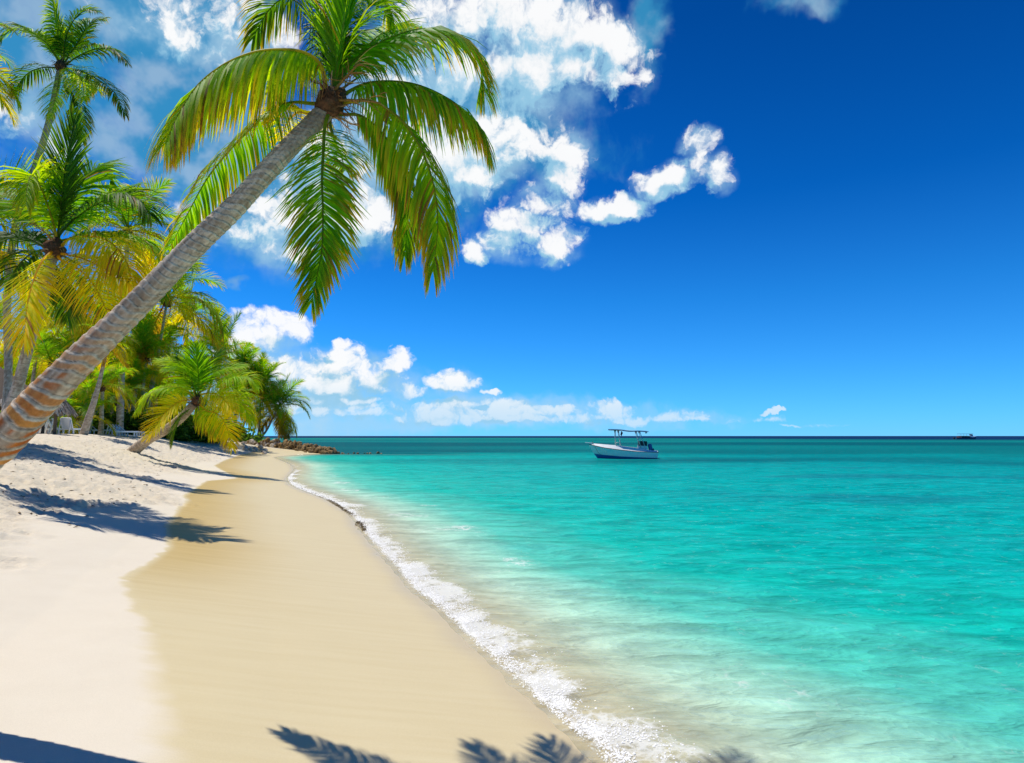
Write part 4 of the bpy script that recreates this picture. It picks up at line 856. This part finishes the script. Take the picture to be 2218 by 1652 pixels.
def copy_tree(o, parent=None):
    c = o.copy(); C.objects.link(c); c.parent = parent
    for ch in list(o.children): copy_tree(ch, c)
    return c
def put(proto, used, px, Y, rz, label):
    t = proto if not used else copy_tree(proto); X = (px-1109)/FPX*Y
    t.location = (X, Y, gz(X, Y)); t.rotation_euler = (0, 0, rz); t['label'] = label; return t
lw = lounger_proto(PLASTIC, math.radians(24), 'sun_lounger', 'white plastic sun lounger', 'white loungers behind the beach crest', False)
put(lw, False, 149, 38, math.radians(6), 'white lounger seen from behind, nearest of the white row')
for i, (px, Y) in enumerate([(127, 39.5), (115.5, 40.1), (104.5, 40.7), (93.5, 41.3), (82, 41.9)]):
    put(lw, True, px, Y, math.radians(-58), ['white lounger second from the right, beside the one seen from behind', 'white lounger third from the right in the white row', 'white lounger fourth from the right in the white row', 'white lounger fifth from the right in the white row', 'white lounger nearest the leaning trunk, last of the white row'][i])
lb_ = lounger_proto(BLUEP, math.radians(46), 'slatted_lounger', 'pale blue slatted lounger', 'pale blue loungers under the palms', True)
for i, (px, Y, lb) in enumerate([(203, 43.0, 'pale blue lounger left of two right of the curved trunk'), (212.5, 43.6, 'pale blue lounger right of two right of the curved trunk'), (252.0, 43.0, 'pale blue lounger first of the five left of the thick trunk'), (258.0, 43.7, 'pale blue lounger second of the five left of the thick trunk'), (264.0, 44.4, 'pale blue lounger third of the five left of the thick trunk'), (270.0, 45.1, 'pale blue lounger fourth of the five left of the thick trunk'), (276.0, 45.8, 'pale blue lounger nearest the thick trunk, last of five')]):
    put(lb_, i > 0, px, Y, math.radians(-55), lb)

# ------------------------------------------------------------------ rock groyne
ROCK = attr_mat('coral_rock', .9, .2, 6., .45, .8, .05)
def rock_mesh(seed, tone):
    r = np.random.default_rng(seed); th = math.pi*(1+5**.5); V = []
    for i in range(22):
        z = 1-2*(i+.5)/22; q = math.sqrt(1-z*z); V.append((q*math.cos(th*i), q*math.sin(th*i), z))
    V = np.array(V)*r.uniform(.68, 1.25, (22, 1))*np.array([1, .85, .68])
    import bmesh
    bm = bmesh.new(); [bm.verts.new(v) for v in V]; bmesh.ops.convex_hull(bm, input=list(bm.verts))
    me = bpy.data.meshes.new('rock'); bm.to_mesh(me); bm.free()
    c = lerp(np.array(tone[0]), np.array(tone[1]), r.random((len(me.vertices), 1))); a = me.color_attributes.new('col', 'FLOAT_COLOR', 'POINT')
    a.data.foreach_set('color', np.hstack([c, np.ones((len(c), 1))]).astype(np.float32).ravel()); me.materials.append(ROCK); return me
BROWN = [rock_mesh(i, ((.14, .085, .035), (.36, .24, .11))) for i in range(5)]; PALE = [rock_mesh(20+i, ((.36, .29, .22), (.58, .50, .42))) for i in range(4)]
groyne = thing('rock_groyne', 'low brown rock groyne running from the bank into the sea', 'groyne', (-28, 75.5, 0))
ga, gb = np.array([-35., 79.]), np.array([-20.8, 73.6]); r = np.random.default_rng(12); dirn = (gb-ga)/np.linalg.norm(gb-ga); nrm = np.array([-dirn[1], dirn[0]]); ln = np.linalg.norm(gb-ga)
for i in range(290):
    f = r.random()**.9; wd = lerp(2.1, .9, f); u = r.normal(0, .5); u = max(-1, min(1, u)); top = np.interp(f, [0, .3, .6, .85, 1], [1.15, 1.7, 1.4, .85, .38])
    p = ga + dirn*ln*f + nrm*u*wd; h = top*(1-abs(u)**1.3)*r.uniform(.5, 1.) ; g0 = max(float(ground0(np.array([p[0]]), np.array([p[1]]))[0]), -.1); sz = r.uniform(.22, .50)
    z = max(g0 + r.uniform(-.05, .35)*(1-abs(u)), h) if f < .6 else h
    o = obj('rock', BROWN[i % 5] if r.random() < .35 + f else PALE[i % 4], groyne, (p[0]+28, p[1]-75.5, max(z, g0+.02)), (r.random()*6, r.random()*6, r.random()*6), sz)
core = MB()
q = np.linspace(0, 1, 16); V = []
for f in q:
    for u in np.linspace(-1, 1, 9):
        p = ga + dirn*ln*f + nrm*u*lerp(2.2, .9, f); top = np.interp(f, [0, .3, .6, .85, 1], [1.15, 1.7, 1.4, .85, .38])*.72*(1-abs(u)**1.3)-.12; V.append((p[0]+28, p[1]-75.5, top))
core.add(np.array(V), grid_faces(16, 9), (.09, .06, .03)); obj('rubble_core', core.mesh('rubble_core', ROCK, True, True), groyne)
# half drowned stones past its end, and pale coral lumps on the bank
for i in range(12):
    X, Y = lerp(-20.5, -15.5, (i/11)**1.2) + r.normal(0, .15), 73.4 + r.normal(0, .4) + i*.12
    tag(obj('rock', BROWN[i % 5], None, (X, Y, -.02 + r.uniform(-.03, .06)), (r.random()*6, r.random()*6, r.random()*6), r.uniform(.12, .24)), 'half drowned dark stone in the line beyond the groyne tip', 'rock', 'drowned stones off the groyne')
for i in range(70):
    px = r.uniform(455, 585); Y = r.uniform(66, 84); X = (px-1109)/FPX*Y; s0 = float(sdist(np.array([X]), np.array([Y]))[0])
    if s0 < 1.6: continue
    tag(obj('rock', PALE[i % 4], None, (X, Y, gz(X, Y)+.02), (r.random()*6, r.random()*6, r.random()*6), r.uniform(.16, .42)), 'pale coral lump on the sand bank above the groyne', 'rock', 'coral lumps on the bank')
# driftwood on the bank
DRIFT = simple('driftwood', (.33, .26, .2), .9, .1, 0, .3, 14., .3)
for i, (px, py, lb) in enumerate([(462, 957, 'bleached twig heap left of the coral rocks'), (476, 962, 'grey twig heap beside the pale coral rocks'), (440, 950, 'dry twig heap behind the low leaning palm')]):
    g = G(px, py); t = thing('driftwood', lb, 'driftwood', g, r.random()*6, 'driftwood on the bank'); 
    for k in range(9):
        a = r.random()*3.1; L = r.uniform(.4, 1.2); d = np.array([math.cos(a), math.sin(a), r.uniform(-.05, .35)])
        obj('branch', MB().tube([d*L*(q-.5) + np.array([0, 0, .08]) + r.normal(0, .04, 3) for q in (0, .35, .7, 1)], np.array([.03, .025, .018, .008]), 5).mesh('branch', DRIFT, True), t)
# bits of husk, leaf and twig on the trodden sand
def litter():
    r = np.random.default_rng(44); b = MB(); n = 0
    while n < 260:
        Y = r.uniform(10, 42); X = -r.uniform(.05, .85)*Y; s0 = float(sdist(np.array([X]), np.array([Y]))[0])
        if not 4.6 < s0 < 13: continue
        n += 1; a = r.random()*6.28; L = r.uniform(.03, .16)*(1.4 if r.random() < .2 else 1); d = np.array([math.cos(a), math.sin(a), 0]); sd = np.array([-d[1], d[0], 0])*r.uniform(.006, .03); z = gz(X, Y)
        p = np.array([X, Y, z+.006]); c = [(.16, .10, .05), (.26, .17, .08), (.09, .06, .04), (.34, .24, .12)][r.integers(4)]
        b.add(np.array([p-d*L/2, p-sd+[0, 0, .012], p+d*L/2+[0, 0, .015], p+sd+[0, 0, .012], p+[0, 0, .03]]), [np.array([[0, 1, 4], [1, 2, 4], [2, 3, 4], [3, 0, 4]])], c)
    o = obj('beach_litter', b.mesh('beach_litter', FIBRE, False, True)); o['kind'] = 'stuff'
litter()
# seaweed clump left at the waterline
WEED = simple('seaweed', (.13, .085, .025), .7, .3, 0, .4, 30.)
def weed(px0, px1, lb, n, seed):
    r = np.random.default_rng(seed); a, b_ = G(*px0), G(*px1); b = MB()
    for i in range(n):
        f = r.random(); p = a.lerp(b_, f); p = np.array(p) + r.normal(0, .035, 3)*np.array([1, 1.6, 0]) - np.array(a); p[2] = gz(p[0]+a.x, p[1]+a.y) - a.z + .008
        d = r.normal(0, 1, 3); d[2] = abs(d[2])*.45; d /= np.linalg.norm(d); L = r.uniform(.03, .10)
        b.tube([p, p+d*L*.5, p+d*L+np.array([0, 0, -.02])], np.array([.006, .007, .002]), 4)
    tag(obj('seaweed', b.mesh('seaweed', WEED, True), None, a), lb, 'seaweed', 'seaweed at the waterline')
weed((778, 1131), (795, 1152), 'thickest brown seaweed tuft at the waterline beside the foam', 260, 1)
weed((712, 1083), (768, 1118), 'long thin seaweed streak along the waterline above the thick tuft', 260, 2)
weed((648, 1056), (706, 1080), 'farthest seaweed streak along the waterline', 140, 3)

# ------------------------------------------------------------------ motor boat
WHITE = simple('boat_white', (.80, .80, .78), .25, .5, 0, .04, 3.); NAVY = simple('boat_blue', (.02, .15, .40), .3, .5, 0, .1, 3.); DARK = simple('dark_rubber', (.02, .025, .03), .5, .4)
ALU = simple('aluminium_tube', (.55, .6, .58), .35, .5, .5); CANV = simple('blue_canvas', (.02, .10, .22), .7, .2, 0, .2, 5.); BLACK = simple('black_vinyl', (.02, .02, .03), .45, .4); TEALS = simple('cowl_blue', (.02, .10, .30), .3, .5); TAN = simple('tan_canvas', (.42, .22, .07), .8, .2)
def boat():
    Y = 59.5; pos = P(1272, 990, Y); t = thing('motor_boat', 'white and blue open motor boat with canopy anchored on turquoise water', 'boat', (pos.x, Y, 0), math.radians(-6))
    m = 30; q = np.linspace(0, 1, m)
    def line(x0, B, fn, stern):
        x = x0 + q*(stern-x0); u = np.clip((x-x0)/3.4, 0, 1); b = np.maximum(B*(1-(1-u)**2.3)*(1-.12*np.clip((x-4)/2.6, 0, 1)), .012)
        return np.stack([x, b, fn(x)], 1)
    rail = line(.10, 1.08, lambda x: np.interp(x, [0, .6, 1.5, 2.8, 4.5, 6.6], [1.36, 1.22, 1.02, .84, .66, .60]), 6.50)
    paint = line(.62, 1.0, lambda x: np.interp(x, [.6, 1.4, 3, 6.6], [.44, .36, .22, .06]), 6.40)
    wl = line(.98, .88, lambda x: 0*x - .02, 6.38); keel = line(1.25, .02, lambda x: 0*x-.35, 6.36); keel[:, 1] = .0
    top = line(.42, .74, lambda x: np.interp(x, [0, .8, 2.7, 4.7, 5.8, 6.6], [1.44, 1.38, 1.22, .98, .80, .72]), 6.44)
    inn = line(.80, .66, lambda x: np.interp(x, [0, .8, 2.7, 4.7, 5.8, 6.6], [1.42, 1.36, 1.20, .96, .78, .70]), 6.30)
    floor = line(1.3, .60, lambda x: 0*x+.28, 6.28)
    def strip(curves, name, mat, n2=None, ends=True):
        b = MB()
        for sgn in (1, -1):
            V = np.vstack([c*np.array([1, sgn, 1]) for c in curves]); F = grid_faces(len(curves), m); b.add(V, F if sgn < 0 else F[:, ::-1])
        if ends:
            e = np.vstack([[c[-1]*np.array([1, 1, 1]), c[-1]*np.array([1, -1, 1])] for c in curves]); b.add(e, np.array([[2*i, 2*i+1, 2*i+3, 2*i+2] for i in range(len(curves)-1)]))
        return obj(name, b.mesh(name, mat, False), t)
    strip([keel, wl, paint], 'hull_bottom', NAVY); strip([paint*np.array([1, 1.0, 1]), (paint+rail)/2*np.array([1, 1.0, 1]), rail], 'hull_side', WHITE); strip([rail*np.array([1, .985, 1])+np.array([0, 0, .02]), top, inn, floor], 'gunwale', WHITE)
    b = MB(); b.add(np.vstack([floor, floor*np.array([1, -1, 1])]), np.array([[i, i+1, m+i+1, m+i] for i in range(m-1)])); obj('deck', b.mesh('deck', WHITE), t)
    for sgn in (1, -1): obj('rub_rail', MB().tube(rail*np.array([1, sgn*1.012, 1]), .028, 6).mesh('rub_rail', DARK, True), t)
    obj('bow_plank', MB().box((.18, 0, 1.44), (.72, .32, .07), rotm('Y', .10), .02).mesh('bow_plank', WHITE), t)
    obj('bow_cleat', MB().tube([(.5, -.05, 1.46), (.5, -.05, 1.56), (.58, -.05, 1.54)], .025, 6).mesh('bow_cleat', DARK, True), t)
    obj('anchor_line', MB().tube([(.55, -.18, 1.44), (.75, -.52, 1.05), (1.05, -.9, .5), (1.32, -1.02, .35)], .014, 5).mesh('anchor_line', DARK, True), t)
    for x0, x1, tx0, tx1, z0, zt in ((2.68, 3.14, 2.62, 2.92, 1.18, 2.58), (4.98, 5.38, 4.56, 4.88, .86, 2.52)):
        for sgn in (-1, 1):
            y0, y1 = sgn*.70, sgn*.52; fr = MB(); A, B_ = np.array([x0, y0, z0]), np.array([tx0, y1, zt]); A2, B2 = np.array([x1, y0, z0]), np.array([tx1, y1, zt])
            fr.tube([A, (A+B_)/2, B_], .028, 6); fr.tube([A2, (A2+B2)/2, B2], .028, 6)
            for f in (.2, .62): fr.tube([lerp(A, B_, f), lerp(A2, B2, f)], .022, 6)
            obj('canopy_frame', fr.mesh('canopy_frame', ALU, True), t)
            for bb in (B_, B2):
                s = MB(); s.add(np.array([bb+[-.07, 0, .05], bb+[.09, 0, .05], bb+[.0, -.01*sgn, -.2], bb+[-.07, .02, .05], bb+[.09, .02, .05], bb+[0, .02, -.2]]), [np.array([[0, 1, 2], [5, 4, 3]]), np.array([[0, 2, 5, 3], [1, 4, 5, 2], [0, 3, 4, 1]])]); obj('canvas_gusset', s.mesh('canvas_gusset', TAN), t)
    k, n = 14, 9; V = []
    for i in range(k):
        f = i/(k-1); x = lerp(2.0, 5.62, f); z = 2.76 + .05*math.sin(f*3.1) - .20*f - (.09*math.exp(-((f-.55)/.18)**2))
        for j in range(n): u = -1+2*j/(n-1); V.append((x, u*.58*(.55+.45*min(1, f*7)), z - .07*u*u))
    V = np.array(V); F = grid_faces(k, n); b = MB(); b.add(V, F); b.add(V-np.array([0, 0, .045]), F[:, ::-1]); 
    ring = np.concatenate([np.arange(n), np.arange(1, k)*n+n-1, (k-1)*n+np.arange(n-2, -1, -1), np.arange(k-2, 0, -1)*n]); rr = len(ring); b.add(np.vstack([V[ring], V[ring]-np.array([0, 0, .045])]), np.array([[i, (i+1) % rr, rr+(i+1) % rr, rr+i] for i in range(rr)]))
    obj('canopy', b.mesh('canopy', CANV, True), t)
    b = MB(); [b.tube([(2.1, s*.4, 2.64), (3.6, s*.52, 2.60), (5.0, s*.52, 2.52), (5.7, s*.5, 2.50)], .022, 6) for s in (-1, 1)]; b.tube([(5.7, -.5, 2.5), (5.75, 0, 2.5), (5.7, .5, 2.5)], .022, 6); obj('canopy_rail', b.mesh('canopy_rail', ALU, True), t)
    for y in (-.45, -.1, .3): obj('deck_lamp', MB().tube([(5.5, y, 2.48), (5.5, y, 2.4), (5.52, y, 2.34)], np.array([.02, .05, .05]), 8).mesh('deck_lamp', WHITE, True), t)
    obj('hanging_bundle', MB().tube([(3.2, -.4, 2.55), (3.24, -.4, 2.38), (3.17, -.4, 2.22), (3.2, -.4, 2.1)], np.array([.03, .10, .08, .02]), 8).mesh('hanging_bundle', simple('dark_red_bundle', (.07, .015, .03), .8), True), t)
    obj('seat_box', MB().box((5.12, 0, .95), (.82, 1.1, .5), None, .03).mesh('seat_box', WHITE), t)
    obj('seat_back', MB().box((5.15, -.05, 1.38), (.78, .95, .48), rotm('Y', .03), .04).mesh('seat_back', BLACK), t)
    e = thing_part = obj('outboard_motor', MB().box((5.86, 0, 1.05), (.36, .44, .62), rotm('Y', -.22), .09).mesh('outboard_motor', TEALS, False), t)
    obj('motor_leg', MB().box((6.2, 0, .45), (.2, .12, 1.0), rotm('Y', -.25), .03).box((6.0, 0, .78), (.36, .3, .2), None, .03).mesh('motor_leg', BLACK), t)
boat()

# ------------------------------------------------------------------ tour boat on the horizon
def ferry():
    Y = 405.; x0 = (2064-1109)/FPX*Y; t = thing('tour_boat', 'small dark tour boat with long canopy far out near the horizon', 'boat', (x0, Y, 0))
    L = 14.2; m = 16; q = np.linspace(0, 1, m); bb = 1.9*(1-np.clip((q-.6)/.4, 0, 1)**2.2)+.02
    zr = np.interp(q, [0, .6, 1], [.95, 1.05, 1.75]); b = MB()
    for s in (1, -1):
        V = np.vstack([np.stack([q*L*np.where(True, 1, 1)-(0), s*bb*.8, 0*q-.2], 1)*np.array([.95, 1, 1]), np.stack([q*L, s*bb, zr], 1)]); b.add(V, grid_faces(2, m) if s > 0 else grid_faces(2, m)[:, ::-1])
    b.add(np.array([[0, -1.5, -.2], [0, 1.5, -.2], [0, 1.9, .95], [0, -1.9, .95]]), np.array([[0, 1, 2, 3]])); b.add(np.vstack([np.stack([q*L, bb, zr-.15], 1), np.stack([q*L, -bb, zr-.15], 1)]), np.array([[i, i+1, m+i+1, m+i] for i in range(m-1)]))
    obj('hull', b.mesh('hull', simple('ferry_blue', (.03, .12, .2), .4), False), t)
    b = MB(); b.add(np.vstack([np.stack([q[10:]*L, bb[10:]*1.02, zr[10:]], 1), np.stack([q[10:]*L, -bb[10:]*1.02, zr[10:]], 1), np.stack([q[10:]*L, bb[10:]*.9, zr[10:]+.35], 1), np.stack([q[10:]*L, -bb[10:]*.9, zr[10:]+.35], 1)]), [np.array([[i, i+1, 12+i+1, 12+i] for i in range(5)] + [[6+i, 18+i, 18+i+1, 6+i+1] for i in range(5)] + [[12+i, 12+i+1, 18+i+1, 18+i] for i in range(5)])]); obj('bow_deck', b.mesh('bow_deck', WHITE), t)
    obj('canopy', MB().box((6.9, 0, 3.5), (8.2, 3.3, .16), None, .05).mesh('canopy', simple('ferry_canopy', (.05, .07, .10), .7)), t)
    obj('windscreen', MB().box((10.8, 0, 2.6), (.16, 2.6, 1.5), rotm('Y', -.5), .02).mesh('windscreen', WHITE), t)
    for i in range(5):
        for s in (-1, 1): obj('post', MB().tube([(3.2+1.85*i, s*1.5, .9), (3.2+1.85*i, s*1.5, 3.45)], .05, 5).mesh('post', WHITE, True), t)
    for i in range(7): obj('bench', MB().box((2.4+1.05*i, 0, 1.45), (.5, 3.0, 1.1 + .3*(i % 2)), None, .05).mesh('bench', simple('bench_maroon', (.08, .02, .03), .7)), t)
    obj('stern_motor', MB().box((-.5, 0, .75), (.7, 1.2, 1.1), None, .12).mesh('stern_motor', BLACK), t)
ferry()
